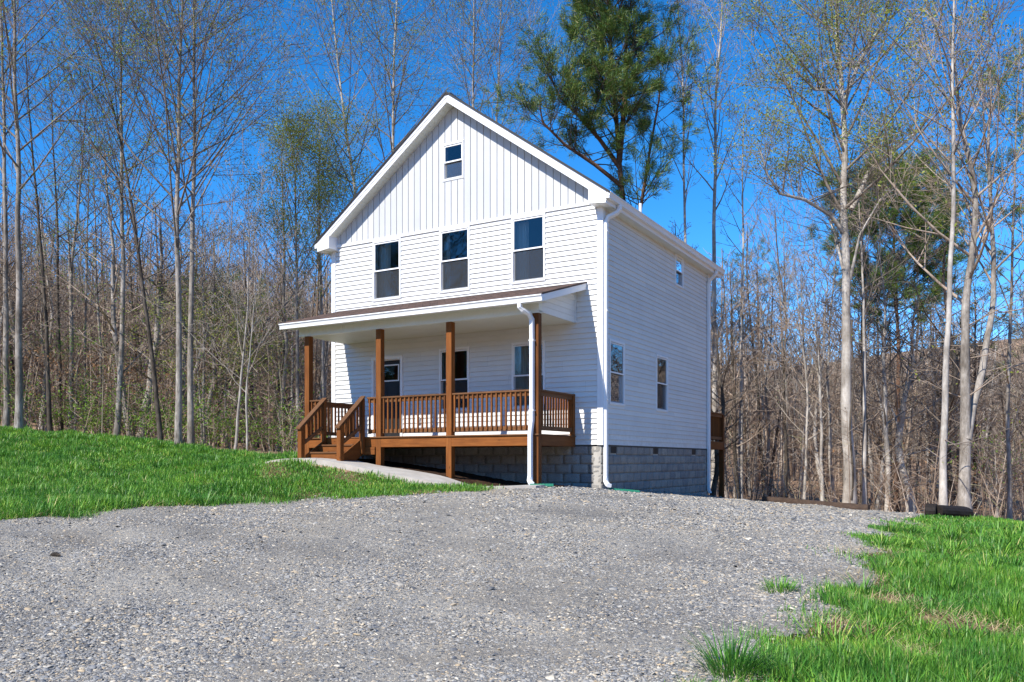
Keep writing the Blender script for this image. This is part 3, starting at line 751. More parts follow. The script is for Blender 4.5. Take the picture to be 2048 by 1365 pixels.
g = gutter(lambda p, q: (PX0-.02, -2.006-p, 3.105+q), lambda p, q: (PX1+.02, -2.006-p, 3.105+q))
gz = h1(6.95, -2.0)
spout([(6.78, -2.06, 3.10), (6.78, -2.06, 3.03), (6.81, -2.02, 2.98), (6.87, -1.86, 2.92), (6.885, -1.765, 2.82), (6.885, -1.758, 2.5), (6.885, -1.758, .80), (6.885, -1.80, .66), (6.885, -1.83, .50), (6.885, -1.83, gz+.22), (6.90, -1.87, gz+.12), (6.99, -1.98, gz+.075), (7.04, -2.05, gz+.07)],
      (.02, 1, .001), [(6.885, -1.758, z) for z in (2.4, 1.0)])
# ---- porch timber
DZ = .533
for x0 in (.645, 2.826, 4.75, 6.86):
    mb = MB(); z0 = h1(x0+.07, -1.63)-.25; mb.box((x0, -1.701, z0), (x0+.14, -1.561, 2.954)); mb.build('post', M['stain_z'], house, .006)
deck = empty('deck', (0, 0, 0), house)
mb = MB(); y = -1.735
while y < -.1: mb.box((.62, y, DZ-.026), (7.02, min(y+.138, -.021), DZ)); y += .143
mb.build('deck_board', M['decking'], deck, .004)
mb = MB()
xs_ = [.645, .785+.0005, 2.8255, 2.9665, 4.7495, 4.8905, 6.8595]
for a, b in ((.7855, 2.8255), (2.9665, 4.7495), (4.8905, 6.8595)): mb.box((a, -1.70, .297), (b, -1.661, .506))
mb.build('rim_board', M['stain_x'], deck, .003)
for a in (.645, 6.962):
    mb = MB(); mb.box((a, -1.5605, .297), (a+.038, -.021, .506)); mb.build('rim_board', M['stain_y'], deck, .003)
for i in range(15):
    x0 = .9+i*.405; mb = MB(); mb.box((x0, -1.66, .30), (x0+.038, -.03, .506)); mb.build('joist', M['stain_y'], deck)
mb = MB(); mb.box((1.2, -1.74, .13), (2.825, -1.702, .296)); mb.build('stair_header', M['stain_x'], deck, .003)
def railing(p, q, name='railing', baluster_gap=.114, zt=1.431, zb=.70, parent=None, mat='rail_x', bz=None):
    """level railing between two points in plan"""
    r = empty(name, (0, 0, 0), parent or house); dx, dy = q[0]-p[0], q[1]-p[1]; L = math.hypot(dx, dy)
    alongx = abs(dx) > abs(dy)
    def bx(mb, s0, s1, w_, z0, z1):
        if alongx: mb.box((p[0]+s0*np.sign(dx), p[1]-w_, z0), (p[0]+s1*np.sign(dx), p[1]+w_, z1))
        else: mb.box((p[0]-w_, p[1]+s0*np.sign(dy), z0), (p[0]+w_, p[1]+s1*np.sign(dy), z1))
    mb = MB(); bx(mb, 0, L, .06, zt-.036, zt); bx(mb, 0, L, .019, zt-.125, zt-.0365); mb.build('top_rail', M[mat], r, .004)
    mb = MB(); bx(mb, 0, L, .019, zb-.09, zb); mb.build('bottom_rail', M[mat], r, .004)
    n = max(1, int(L/baluster_gap)); 
    for i in range(n):
        c = L*(i+.5)/n; mb = MB()
        if alongx: x = p[0]+c*np.sign(dx); mb.box((x-.018, p[1]-.056, zb-.06), (x+.018, p[1]-.0195, zt-.045))
        else: y = p[1]+c*np.sign(dy); mb.box((p[0]-.056, y-.018, zb-.06), (p[0]-.0195, y+.018, zt-.045))
        mb.build('baluster', M['stain_z'], r, .003)
    return r
railing((.786, -1.62), (1.265, -1.62)); railing((2.545, -1.62), (2.825, -1.62)); railing((2.967, -1.62), (4.749, -1.62)); railing((4.891, -1.62), (6.859, -1.62))
railing((6.95, -1.56), (6.95, -.112), mat='rail_y'); railing((.70, -1.56), (.70, -.112), mat='rail_y')
for x0 in (.655, 6.905):
    mb = MB(); mb.box((x0, -.111, DZ+.001), (x0+.09, -.021, 1.44)); mb.build('wall_post', M['stain_z'], house, .005)
# stairs
st = empty('staircase', (0, 0, 0), house); xl, xr = 1.265, 2.545
for x0 in (xl, xr-.115):
    mb = MB(); mb.box((x0, -1.79 if False else -1.816, .15), (x0+.115, -1.7365, 1.40)); mb.build('stair_post', M['stain_z'], st, .005)
    mb = MB(); z0 = h1(x0, -2.5)-.1; mb.box((x0, -2.555, z0), (x0+.115, -2.44, .775)); mb.build('newel_post', M['stain_z'], st, .005)
    # sloped handrail cap and under-rail, bottom rail and balusters
    f = lambda y: .795+(1.431-.795)*((y+2.5)/(.75))
    mb = MB()
    mb.prism([(-2.60, f(-2.60)-.012), (-2.60, f(-2.60)+.026), (-1.74, f(-1.74)+.026), (-1.74, f(-1.74)-.012)], lambda p, q: (x0-.012, p, q), lambda p, q: (x0+.127, p, q))
    mb.prism([(-2.4395, f(-2.44)-.10), (-2.4395, f(-2.44)-.013), (-1.817, f(-1.817)-.013), (-1.817, f(-1.817)-.10)], lambda p, q: (x0+.04, p, q), lambda p, q: (x0+.078, p, q))
    mb.build('handrail', M['rail_y'], st, .004)
    g_ = lambda y: .10+.36+(y+2.5)*.60
    mb = MB(); mb.prism([(-2.4395, g_(-2.44)-.16), (-2.4395, g_(-2.44)-.07), (-1.817, g_(-1.817)-.07), (-1.817, g_(-1.817)-.16)], lambda p, q: (x0+.04, p, q), lambda p, q: (x0+.078, p, q)); mb.build('bottom_rail', M['rail_y'], st, .004)
    for i in range(5):
        y = -2.36+i*.118; mb = MB(); mb.box((x0+.002, y-.018, g_(y)-.13), (x0+.038, y+.018, f(y)-.02)); mb.build('baluster', M['stain_z'], st, .003)
for i, (y0, zt) in enumerate(((-2.0, .362), (-2.3, .191))):
    mb = MB(); mb.box((xl+.1155, y0-.025, zt-.036), (xr-.1155, y0+.125, zt)); mb.box((xl+.1155, y0+.131, zt-.036), (xr-.1155, y0+.265, zt)); mb.build('tread', M['decking'], st, .005)
    mb = MB(); mb.box((xl+.1155, y0, zt-.171), (xr-.1155, y0+.019, zt-.037)); mb.build('riser', M['stain_x'], st, .003)
mb = MB(); mb.box((xl+.1155, -1.7005-.02, .362), (xr-.1155, -1.7005, .505)); mb.build('riser', M['stain_x'], st, .003)
for x0 in (xl+.0775, xr-.1155):
    mb = MB(); mb.prism([(-2.39, -.03), (-2.39, .12), (-1.745, .50), (-1.745, .12), (-2.0, -.03)], lambda p, q: (x0, p, q), lambda p, q: (x0+.038, p, q)); mb.build('stringer', M['stain_y'], st, .003)
# rear deck seen past the corner
bd = empty('rear_deck', (0, 0, 0), house)
mb = MB(); y = D+.13
while y < 9.4: mb.box((2.5, y, .55), (7.5, y+.138, .576)); y += .143
mb.build('deck_board', M['decking'], bd, .004)
mb = MB(); mb.box((7.46, D+.125, .335), (7.498, 9.44, .549)); mb.build('rim_board', M['stain_y'], bd, .003)
mb = MB(); mb.box((2.5, 9.402, .335), (7.459, 9.44, .549)); mb.build('rim_board', M['stain_x'], bd, .003)
for x0 in (7.36, 4.9, 2.5):
    mb = MB(); mb.box((x0, 9.441, h1(x0, 9.5)-.3), (x0+.14, 9.58, 1.42)); mb.build('post', M['stain_z'], bd, .006)
railing((7.44, D+.13), (7.44, 9.44), mat='rail_y', parent=None, zt=1.46, zb=.73)
rb = empty('rear_railing', (0, 0, 0), house)
mb = MB(); mb.box((2.5, 9.38, 1.424), (7.44, 9.50, 1.46)); mb.box((2.5, 9.40, .64), (7.35, 9.438, .73)); mb.build('top_rail', M['rail_x'], rb)
for i in range(42):
    x = 2.6+i*.114; mb = MB(); mb.box((x, 9.40, .60), (x+.036, 9.4385, 1.42)); mb.build('baluster', M['stain_z'], rb)
# drain spreaders at the spout feet
for nm, pts, lab in (('drain_pipe', [(7.78, -.06), (8.05, .1), (8.3, .42)], 'short green drain pipe under the corner downspout of the house'), ('drain_pipe', [(7.02, -2.08), (7.2, -2.0), (7.42, -1.86)], 'green drain pipe at the foot of the porch downspout')):
    mb = MB()
    P = [(x, y, h1(x, y)+.025) for x, y in pts]; mb.sweep(P, [(.045*cos(t), .035*sin(t)) for t in [2*pi*i/12 for i in range(12)]])
    for i in range(len(P)-1):
        for k in range(9):
            a = Vector(P[i]).lerp(Vector(P[i+1]), (k+.2)/9); b = Vector(P[i]).lerp(Vector(P[i+1]), (k+.6)/9)
            mb.cyl(a, b, .048, n=12)
    o = mb.build(nm, M['green_pipe'], smooth=False); tag(o, lab, 'drain pipe')
# ---------------------------------------------------------------- trees
def tubes(polys, sides):
    """polys: list of (pts, radii); returns V, quads, built in batches of equal length"""
    by = {}
    for p in polys: by.setdefault(len(p[0]), []).append(p)
    Vs = []; Fs = []; off = 0
    ang = np.arange(sides)*2*pi/sides; ca_, sa_ = np.cos(ang), np.sin(ang)
    for n, L in by.items():
        P = np.array([p[0] for p in L], float); Rr = np.array([p[1] for p in L], float); B = len(L)
        T = np.empty_like(P); T[:, 1:-1] = P[:, 2:]-P[:, :-2]; T[:, 0] = P[:, 1]-P[:, 0]; T[:, -1] = P[:, -1]-P[:, -2]
        T /= np.linalg.norm(T, axis=2, keepdims=True)+1e-9
        ref = np.where(np.abs(T[:, :1, 2:3]) > .8, np.array([1., .13, 0]), np.array([0, .1, 1.])); ref = np.broadcast_to(ref, T.shape)
        U = np.cross(T, ref); U /= np.linalg.norm(U, axis=2, keepdims=True)+1e-9; Wv = np.cross(T, U)
        V = P[:, :, None]+(U[:, :, None]*ca_[None, None, :, None]+Wv[:, :, None]*sa_[None, None, :, None])*Rr[:, :, None, None]
        Vs.append(V.reshape(-1, 3))
        i, j = np.meshgrid(np.arange(n-1), np.arange(sides), indexing='ij'); j2 = (j+1) % sides
        q = np.stack([i*sides+j, i*sides+j2, (i+1)*sides+j2, (i+1)*sides+j], -1).reshape(-1, 4)
        Fs.append((q[None]+(np.arange(B)*n*sides)[:, None, None]).reshape(-1, 4)+off); off += B*n*sides
    return np.concatenate(Vs), np.concatenate(Fs)
def rv(r, s): return (r.uniform(-s, s), r.uniform(-s, s), r.uniform(-s, s))
def nrm(v):
    l = math.sqrt(v[0]**2+v[1]**2+v[2]**2) or 1; return (v[0]/l, v[1]/l, v[2]/l)
def grow(r, out, tips, p, d, L, rad, lev, maxlev, o):
    """one branch and its children; o: options dict"""
    n = 5 if lev == 1 else (4 if lev == 2 else 3)
    if lev == maxlev: n = 3
    pts = [p]; rads = [rad]; c = p; wig = o['wig']*(1 if lev < 3 else 1.4)
    for i in range(1, n):
        up = o['up'] if lev == 1 else o['up']*.45
        d = nrm((d[0]+r.uniform(-wig, wig), d[1]+r.uniform(-wig, wig), d[2]+r.uniform(-wig, wig)+up))
        s = L/(n-1); c = (c[0]+d[0]*s, c[1]+d[1]*s, c[2]+d[2]*s); pts.append(c)
        rads.append(max(o['rmin'], rad*(1-.82*i/(n-1))))
    out[min(lev, 3)].append((pts, rads)); tips.append((c, d, lev))
    if lev >= maxlev: return
    k = o['kids'][lev-1]; k = max(1, int(k*r.uniform(.7, 1.3)*min(1.2, (L/o['lref'][lev-1])**.6)))
    for i in range(k):
        t = r.uniform(.18, 1.0) if lev > 1 else r.uniform(.22, 1.0)
        f = t*(n-1); a = min(int(f), n-2); g = f-a
        q = tuple(pts[a][m]+(pts[a+1][m]-pts[a][m])*g for m in range(3))
        bd = nrm(tuple(pts[a+1][m]-pts[a][m] for m in range(3)))
        sd_ = nrm(rv(r, 1)); dot = sum(sd_[m]*bd[m] for m in range(3)); sd_ = nrm(tuple(sd_[m]-dot*bd[m] for m in range(3)))
        th = R(r.uniform(*o['fork'])); nd = nrm(tuple(bd[m]*cos(th)+sd_[m]*sin(th) for m in range(3)))
        grow(r, out, tips, q, nd, L*r.uniform(*o['ratio'])*(1.1-.5*t), max(o['rmin'], rads[a]*.55), lev+1, maxlev, o)
BASE = dict(wig=.11, up=.13, rmin=.005, kids=(6, 5, 3), lref=(4, 2, 1), fork=(28, 55), ratio=(.38, .62), first=.4, nl=26, ll=5.0, el=(25, 60), shape='poplar', limbs=[], dead=0)
def along(path, rads, t):
    f = t*(len(path)-1); a = min(int(f), len(path)-2); g = f-a
    return tuple(path[a][m]+(path[a+1][m]-path[a][m])*g for m in range(3)), rads[a]+(rads[a+1]-rads[a])*g
def leafcloud(tips, n_per, size, r_, spread, levs=(2, 3, 4), pr=1.0, zmin=-99):
    P = []
    for (c, d, l) in tips:
        if l in levs and c[2] > zmin and r_.random() < pr: P.append(c)
    if not P: return None
    P = np.repeat(np.array(P), n_per, 0); n = len(P); g = np.random.default_rng(r_.randrange(1 << 30))
    P = P+g.normal(0, spread, (n, 3))
    A = g.normal(0, 1, (n, 3)); A /= np.linalg.norm(A, axis=1, keepdims=True); B = np.cross(A, g.normal(0, 1, (n, 3))); B /= np.linalg.norm(B, axis=1, keepdims=True)+1e-9
    s = size*g.uniform(.55, 1.3, (n, 1))
    V = np.stack([P, P+A*s+B*s*.42, P+A*s*1.9, P+A*s-B*s*.42], 1).reshape(-1, 3)
    return V, np.arange(n*4).reshape(-1, 4)
def mesh_data(name, V, Fc, m):
    o = mesh_np(name, V, Fc, m); return o
def tree(name, label, path, r0, mats, o=None, seed=1, leaf=None, rt=.16, maxlev=4, group=None, cat='tree', flare=1.25, stems=(), zleaf=-99, trunkname='trunk'):
    """path: world points from the ground up. Builds root > trunk, crown, foliage"""
    O = dict(BASE); O.update(o or {}); r = random.Random(seed); b = path[0]
    root = empty(name, b); tag(root, label, cat, group)
    def local(P): return [(p[0]-b[0], p[1]-b[1], p[2]-b[2]) for p in P]
    out = {1: [], 2: [], 3: []}; tips = []
    allst = [(path, r0, O['first'], O['nl'])]+[(s_[0], s_[1], s_[2], s_[3]) for s_ in stems]
    trunkpol = []
    for (pa, ra, fst, nl) in allst:
        pa = local(pa)
        # resample with slight wander
        n = 22; Ps = []; 
        seg = [math.dist(pa[i], pa[i+1]) for i in range(len(pa)-1)]; tot = sum(seg)
        for i in range(n):
            s = tot*i/(n-1); k = 0
            while k < len(seg)-1 and s > seg[k]: s -= seg[k]; k += 1
            q = tuple(pa[k][m]+(pa[k+1][m]-pa[k][m])*min(1, s/seg[k]) for m in range(3))
            wv = ra*.5 if 0 < i else 0
            Ps.append((q[0]+r.uniform(-wv, wv), q[1]+r.uniform(-wv, wv), q[2]))
        sm = [Ps[0]]+[tuple((Ps[i-1][m]+2*Ps[i][m]+Ps[i+1][m])/4 for m in range(3)) for i in range(1, n-1)]+[Ps[-1]]
        rad = [ra*(1-(1-rt)*(i/(n-1))**.95) for i in range(n)]; rad[0] *= flare; rad[1] *= 1+(flare-1)*.25; rad[-1] = .01
        trunkpol.append((sm, rad))
        a0 = r.uniform(0, 6.28)
        for i in range(nl):
            t = fst+(1-fst)*((i+r.uniform(0, .9))/nl)**.9; t = min(t, .99)
            q, rr_ = along(sm, rad, t); a0 += 2.4+r.uniform(-.5, .5)
            u = (t-fst)/(1-fst+1e-6)
            if O['shape'] == 'poplar': ll = O['ll']*(.35+.9*math.sin(pi*min(1, u*.85+.15)))*(1-.35*u)*r.uniform(.6, 1.2)
            elif O['shape'] == 'cone': ll = O['ll']*(1.05-u)*r.uniform(.7, 1.15)
            else: ll = O['ll']*(.6+.4*math.sin(pi*u))*r.uniform(.6, 1.25)
            e = R(r.uniform(*O['el'])+15*u)
            grow(r, out, tips, q, (cos(a0)*cos(e), sin(a0)*cos(e), sin(e)), ll, max(O['rmin']*1.5, min(rr_*.5, .013*ll+.01)), 1, maxlev, O)
        for i in range(O['dead']):
            q, rr_ = along(sm, rad, r.uniform(.12, fst)); a = r.uniform(0, 6.28); e = R(r.uniform(-15, 35))
            grow(r, out, tips, q, (cos(a)*cos(e), sin(a)*cos(e), sin(e)), r.uniform(.6, 2.2), rr_*.12+.006, max(1, maxlev-2), maxlev-1, O)
    for (pts, rb) in O['limbs']:
        P = local(pts); n = len(P); rads = [rb*(1-.78*i/(n-1)) for i in range(n)]; trunkpol.append((P, rads))
        for i in range(int(6+n*4.5)):
            t = r.uniform(.25, 1); q, rr_ = along(P, rads, t); a = r.uniform(0, 6.28); e = R(r.uniform(5, 75))
            grow(r, out, tips, q, (cos(a)*cos(e), sin(a)*cos(e), sin(e)), r.uniform(.9, 2.6), rr_*.4, 2, maxlev, O)
    V, Fq = tubes(trunkpol, 10); mesh_np(trunkname, V, Fq, M[mats[0]], root, smooth=True)
    Vs = []; Fs = []; off = 0
    for lev, sides in ((1, 5), (2, 4), (3, 3)):
        if out[lev]:
            V, Fq = tubes(out[lev], sides); Vs.append(V); Fs.append(Fq+off); off += len(V)
    if Vs: cr = mesh_np('crown', np.concatenate(Vs), np.concatenate(Fs), M[mats[1]], root, smooth=False)
    if leaf:
        lc = leafcloud(tips, leaf[1], leaf[2], r, leaf[3], leaf[4] if len(leaf) > 4 else (2, 3, 4), leaf[5] if len(leaf) > 5 else 1.0, zleaf)
        if lc: mesh_np('foliage', lc[0], lc[1], M[leaf[0]], root)
    return root, tips
def needles_mesh(name, C, Dv, m, parent, L=.16, per=16, g=None):
    """tufts of long needles around points C facing Dv"""
    g = g or rng; n = len(C)
    P = np.repeat(C, per, 0); D_ = np.repeat(Dv, per, 0)+g.normal(0, .75, (n*per, 3)); D_ /= np.linalg.norm(D_, axis=1, keepdims=True)
    S = np.cross(D_, g.normal(0, 1, D_.shape)); S /= np.linalg.norm(S, axis=1, keepdims=True)+1e-9
    l = L*g.uniform(.7, 1.2, (n*per, 1)); wd = .009
    P = P+g.normal(0, .07, P.shape)
    V = np.stack([P-S*wd, P+S*wd, P+D_*l], 1).reshape(-1, 3)
    return mesh_np(name, V, np.arange(n*per*3).reshape(-1, 3), m, parent)
def pine(label, path, r0, first, nl, ll, seed, el=(10, 45), group=None, per=16, maxlev=3, kids=(7, 5, 4), extra=(), L=.17):
    root, tips = tree('pine_tree', label, path, r0, ('bark_pine', 'bark_dark'), dict(first=first, nl=nl, ll=ll, el=el, kids=kids, wig=.10, up=.12, fork=(25, 50), shape='round', ratio=(.35, .55), rmin=.009, limbs=list(extra)), seed, None, rt=.2, maxlev=maxlev, group=group)
    g = np.random.default_rng(seed); C = []; Dd = []
    for (c, d, l) in tips:
        if l >= 2:
            C.append(c); Dd.append(d)
            if l >= 2:
                C.append(tuple(c[m]-d[m]*.16 for m in range(3))); Dd.append(d)
    needles_mesh('foliage', np.array(C), np.array(Dd)*1.2, M['needles'], root, L, per, g); return root
def pathpx(pts, Z, dz=()):
    """points (px, py) seen on a trunk standing at depth Z -> 3d, the first on the ground"""
    out = []
    for i, (px, py) in enumerate(pts):
        z_ = Z+(dz[i] if i < len(dz) else 0); x, y = rayw(px, z_); out.append((x, y, h1(x, y)-.08 if i == 0 else pz(py, z_)))
    return out
def wpx(w_, Z): return w_*Z/F/2
T_ = 'tree'
bud = lambda n, pr: ('bud', n+5, .038, .13, (3, 4), pr)
tallo = dict(nl=30, ll=5.2, el=(30, 62), first=.42)
# --- left of the house
H_ = [
 # name label pts Z w mats opts leaf
 ('tree', 'tall smooth grey tree second from the left edge with a perfectly straight trunk', [(37, 860), (38, 500), (28, 0), (24, -170)], 27, 15, ('bark_grey', 'twig_grey'), dict(first=.45, nl=26, ll=5.5, dead=4), bud(1, .2)),
 ('tree', 'dark grey tall tree at the left edge of the photo', [(12, 858), (12, 450), (2, 0), (-5, -150)], 29, 12, ('bark_grey', 'twig_grey'), dict(first=.5, nl=20, ll=5, dead=8), None),
 ('tree', 'rough barked tree curving left near the top with broken stubs', [(100, 862), (92, 640), (76, 420), (58, 230), (50, 60)], 29, 9, ('bark_dark', 'twig_dark'), dict(first=.5, nl=16, ll=3.6, dead=12), bud(1, .2)),
 ('tree', 'thin dark crooked tree left of the broken forked tree', [(122, 862), (118, 640), (113, 420), (104, 250), (100, 150)], 31, 8, ('bark_dark', 'twig_dark'), dict(first=.45, nl=18, ll=3.4, dead=6), None),
 ('tree', 'grey tree forking low into dark broken limbs', [(143, 868), (143, 640), (141, 560), (150, 470), (165, 330), (170, 200)], 33, 10, ('bark_grey', 'twig_dark'), dict(first=.42, nl=18, ll=3.8, dead=8), bud(1, .3)),
 ('tree', 'slim tree with fresh green leaves halfway up on the left', [(171, 872), (170, 700), (172, 560), (176, 380), (178, 260)], 35, 6, ('bark_grey', 'twig_grey'), dict(first=.35, nl=20, ll=3.2), ('bud_green', 13, .036, .22, (2, 3, 4), .75)),
 ('tree', 'thin grey tree with a crooked stem between leafy saplings', [(200, 876), (202, 700), (193, 560), (190, 400), (186, 300)], 34, 7, ('bark_grey', 'twig_dark'), dict(first=.45, nl=16, ll=3.2), ('bud_green', 2, .05, .14, (3, 4), .4)),
 ('tree', 'upright grey and black tree left of the leaning tree', [(233, 880), (243, 700), (247, 560), (245, 330), (240, 120), (236, -20)], 28, 12, ('bark_grey', 'twig_grey'), dict(first=.4, nl=26, ll=4.2, dead=5), ('bud_green', 1, .055, .14, (3, 4), .5)),
 ('tree', 'dark tree leaning to the left with green budding crown', [(322, 884), (312, 760), (288, 600), (268, 440), (240, 280), (205, 140), (180, 40)], 26.5, 10, ('bark_dark', 'twig_dark'), dict(first=.38, nl=28, ll=4.6, dead=6), ('bud_green', 9, .034, .2, (2, 3, 4), .65)),
 ('tree', 'tall pale poplar with wide airy crown, left one of the close pair', [(357, 888), (357, 640), (353, 400), (361, 100), (366, -170)], 26, 14, ('bark_grey', 'twig_grey'), dict(first=.36, nl=40, ll=6.6, el=(28, 55), dead=3), bud(1, .45)),
 ('tree', 'tall grey poplar, right one of the close pair', [(382, 892), (382, 640), (386, 400), (388, 100), (390, -180)], 26.6, 13, ('bark_grey', 'twig_grey'), dict(first=.42, nl=32, ll=5.6, el=(28, 55), dead=3), bud(1, .5)),
 ('tree', 'thin straight tree just right of the close pair of poplars', [(407, 893), (408, 700), (406, 560), (404, 380)], 30, 7, ('bark_grey', 'twig_brown'), dict(first=.4, nl=18, ll=3.2), None),
 ('tree', 'slender pale tree with upswept white branches left of the porch', [(470, 900), (480, 780), (494, 640), (497, 540), (500, 430)], 26, 6, ('bark_pale', 'twig_pale'), dict(first=.3, nl=22, ll=3.4, el=(30, 65)), None),
 ('tree', 'thin pale forked sapling tree beside the upswept white tree', [(495, 903), (492, 780), (505, 660), (512, 520)], 25.5, 4.5, ('bark_pale', 'twig_pale'), dict(first=.3, nl=16, ll=2.8), None),
 ('tree', 'grey tree with spring green crown just left of the gable', [(596, 905), (594, 700), (592, 560), (590, 380), (600, 255)], 32, 9, ('bark_grey', 'twig_grey'), dict(first=.4, nl=34, ll=3.6, el=(35, 65)), ('bud', 16, .040, .2, (2, 3, 4), .9)),
 ('tree', 'second leafing tree left of the gable, nearest to the wall corner', [(648, 905), (646, 700), (640, 560), (636, 420), (640, 240)], 33, 8, ('bark_grey', 'twig_grey'), dict(first=.4, nl=32, ll=3.4, el=(35, 65)), ('bud', 16, .040, .2, (2, 3, 4), .9)),
 ('tree', 'tall airy tree leaning left behind the left roof slope', [(735, 905), (728, 640), (712, 390), (684, 200), (664, 20), (655, -120)], 33, 10, ('bark_pale', 'twig_grey'), dict(first=.48, nl=34, ll=5.0), bud(2, .7)),
 ('tree', 'tall airy tree rising just left of the gable peak', [(775, 905), (778, 640), (783, 380), (788, 170), (794, -20), (798, -160)], 34, 11, ('bark_pale', 'twig_grey'), dict(first=.5, nl=36, ll=5.4), bud(2, .7)),
 ('tree', 'thin poplar directly behind the gable peak', [(948, 910), (946, 500), (945, 260), (948, 100), (950, -160)], 35, 9, ('bark_pale', 'twig_grey'), dict(first=.5, nl=32, ll=5.6), bud(2, .6)),
 ('tree', 'fine twigged budding tree with its crown right of the gable peak', [(985, 910), (990, 500), (992, 260), (1000, 100), (1010, -140)], 37, 8, ('bark_pale', 'twig_pale'), dict(first=.5, nl=28, ll=5.0), bud(2, .5)),
 # --- right of the house
 ('tree', 'thin pale tree right of the big pine above the roof', [(1375, 930), (1375, 600), (1368, 380), (1366, 160), (1354, -20), (1350, -140)], 33, 8.5, ('bark_pale', 'twig_pale'), dict(first=.5, nl=26, ll=3.8, el=(45, 72)), None),
 ('tree', 'tall straight white poplar rising behind the rear deck', [(1427, 990), (1427, 700), (1428, 480), (1432, 200), (1446, 0), (1452, -150)], 36, 12, ('bark_pale', 'twig_pale'), dict(first=.5, nl=28, ll=4.2, el=(42, 70)), bud(1, .15)),
 ('tree', 'slim straight white trunk alone right of the rear deck', [(1481, 998), (1483, 700), (1486, 500), (1484, 330), (1488, 230)], 35, 9, ('bark_pale', 'twig_grey'), dict(first=.62, nl=16, ll=2.8), None),
 ('tree', 'dark bent tree growing between the slim white trunk and the timber', [(1571, 1000), (1572, 860), (1566, 760), (1574, 640), (1556, 520), (1548, 420)], 34, 8, ('bark_dark', 'twig_brown'), dict(first=.4, nl=20, ll=3.4, dead=8), None),
 ('tree', 'pale birch like tree with spreading white branches behind the timber', [(1608, 1000), (1614, 880), (1616, 780), (1600, 660), (1590, 540)], 32, 6.5, ('bark_pale', 'twig_pale'), dict(first=.25, nl=22, ll=3.6, el=(25, 60)), None),
 ('tree', 'slender white trunk behind the middle of the timber', [(1644, 1001), (1643, 860), (1638, 740), (1630, 600), (1626, 480)], 31.5, 7.5, ('bark_pale', 'twig_pale'), dict(first=.42, nl=20, ll=3.2), None),
 ('tree', 'thin grey tree behind the right end of the timber', [(1729, 1008), (1729, 800), (1728, 600), (1722, 460), (1716, 340)], 26.5, 9.5, ('bark_pale', 'twig_grey'), dict(first=.55, nl=20, ll=3.2, dead=3), None),
 ('tree', 'straight pale trunk rising right behind the short log', [(1886, 1032), (1890, 800), (1899, 560), (1908, 300), (1908, 60), (1906, -130)], 20.5, 15, ('bark_pale', 'twig_grey'), dict(first=.52, nl=26, ll=3.8, dead=4), bud(1, .5)),
]
for i, (nm, lab, pts, Z, w_, mats, o, lf) in enumerate(H_):
    tree(nm, lab, pathpx(pts, Z), wpx(w_, Z), mats, o, 100+i, lf)
# the biggest tree on the right with heavy limbs
def P_(px, py, Z): x, y = rayw(px, Z); return (x, y, pz(py, Z))
big = [([P_(1690, 470, 26), P_(1660, 430, 25.8), P_(1610, 400, 25.4), P_(1560, 388, 25), P_(1535, 350, 24.8), P_(1520, 300, 24.6)], .07),
       ([P_(1703, 420, 26), P_(1740, 340, 26.3), P_(1790, 300, 26.6), P_(1840, 260, 27), P_(1870, 215, 27)], .085),
       ([P_(1694, 230, 26), P_(1672, 180, 25.8), P_(1630, 180, 25.6), P_(1560, 110, 25.4), P_(1538, 60, 25.2)], .06),
       ([P_(1700, 560, 26), P_(1720, 470, 25.5), P_(1760, 400, 25), P_(1800, 370, 24.8)], .05),
       ([P_(1690, 200, 26), P_(1720, 120, 26.5), P_(1770, 40, 27), P_(1790, -60, 27)], .07),
       ([P_(1686, 540, 26), P_(1670, 470, 26.5), P_(1658, 440, 27), P_(1680, 410, 27.2)], .045)]
tree('tree', 'biggest pale tree on the right with a vine up its trunk and heavy spreading limbs', [*pathpx([(1698, 1008), (1697, 800), (1694, 560), (1688, 300), (1684, 180), (1676, 60), (1672, -120)], 26)], wpx(25, 26), ('bark_pale', 'twig_grey'),
     dict(first=.5, nl=30, ll=5.4, el=(20, 55), limbs=big), 200, ('bud', 13, .040, .18, (2, 3, 4), .85), zleaf=10.5)
v = []
for i in range(16):
    py = 1000-i*24; x = 1703+3*sin(i*.8)+(3 if i > 9 else 0); v.append(P_(x, py, 25.76))
# vine climbing that trunk
mbv = tubes([(v, [.032]*16)], 6); o = mesh_np('vine', mbv[0], mbv[1], M['bark_dark'], smooth=True); tag(o, 'thick dark vine climbing the biggest pale trunk on the right', 'vine')
# forked dark tree at the right
fk = pathpx([(1931, 1046), (1929, 930), (1931, 850), (1928, 700), (1936, 560), (1962, 420), (1938, 330), (1915, 200), (1900, 60)], 21)
fk2 = [P_(1933, 880, 21), P_(1950, 800, 21.2), (P_(1972, 720, 21.3)), P_(1988, 600, 21.4), P_(1984, 480, 21.5), P_(1976, 300, 21.7), P_(1984, 120, 21.7)]
tree('tree', 'dark forked tree right of the log with two crooked stems', fk, wpx(24, 21), ('bark_grey', 'twig_brown'), dict(first=.42, nl=20, ll=3.6, dead=6), 201, ('bud', 2, .05, .12, (3, 4), .5), stems=[(fk2, .10, .35, 18)])
tree('tree', 'slim tree at the far right edge with low arching branches', pathpx([(2020, 1060), (2016, 800), (2024, 560), (2030, 300), (2040, 60)], 24), wpx(9, 24), ('bark_grey', 'twig_brown'), dict(first=.25, nl=26, ll=3.8, el=(5, 45)), 202, ('bud', 2, .05, .12, (3, 4), .4))
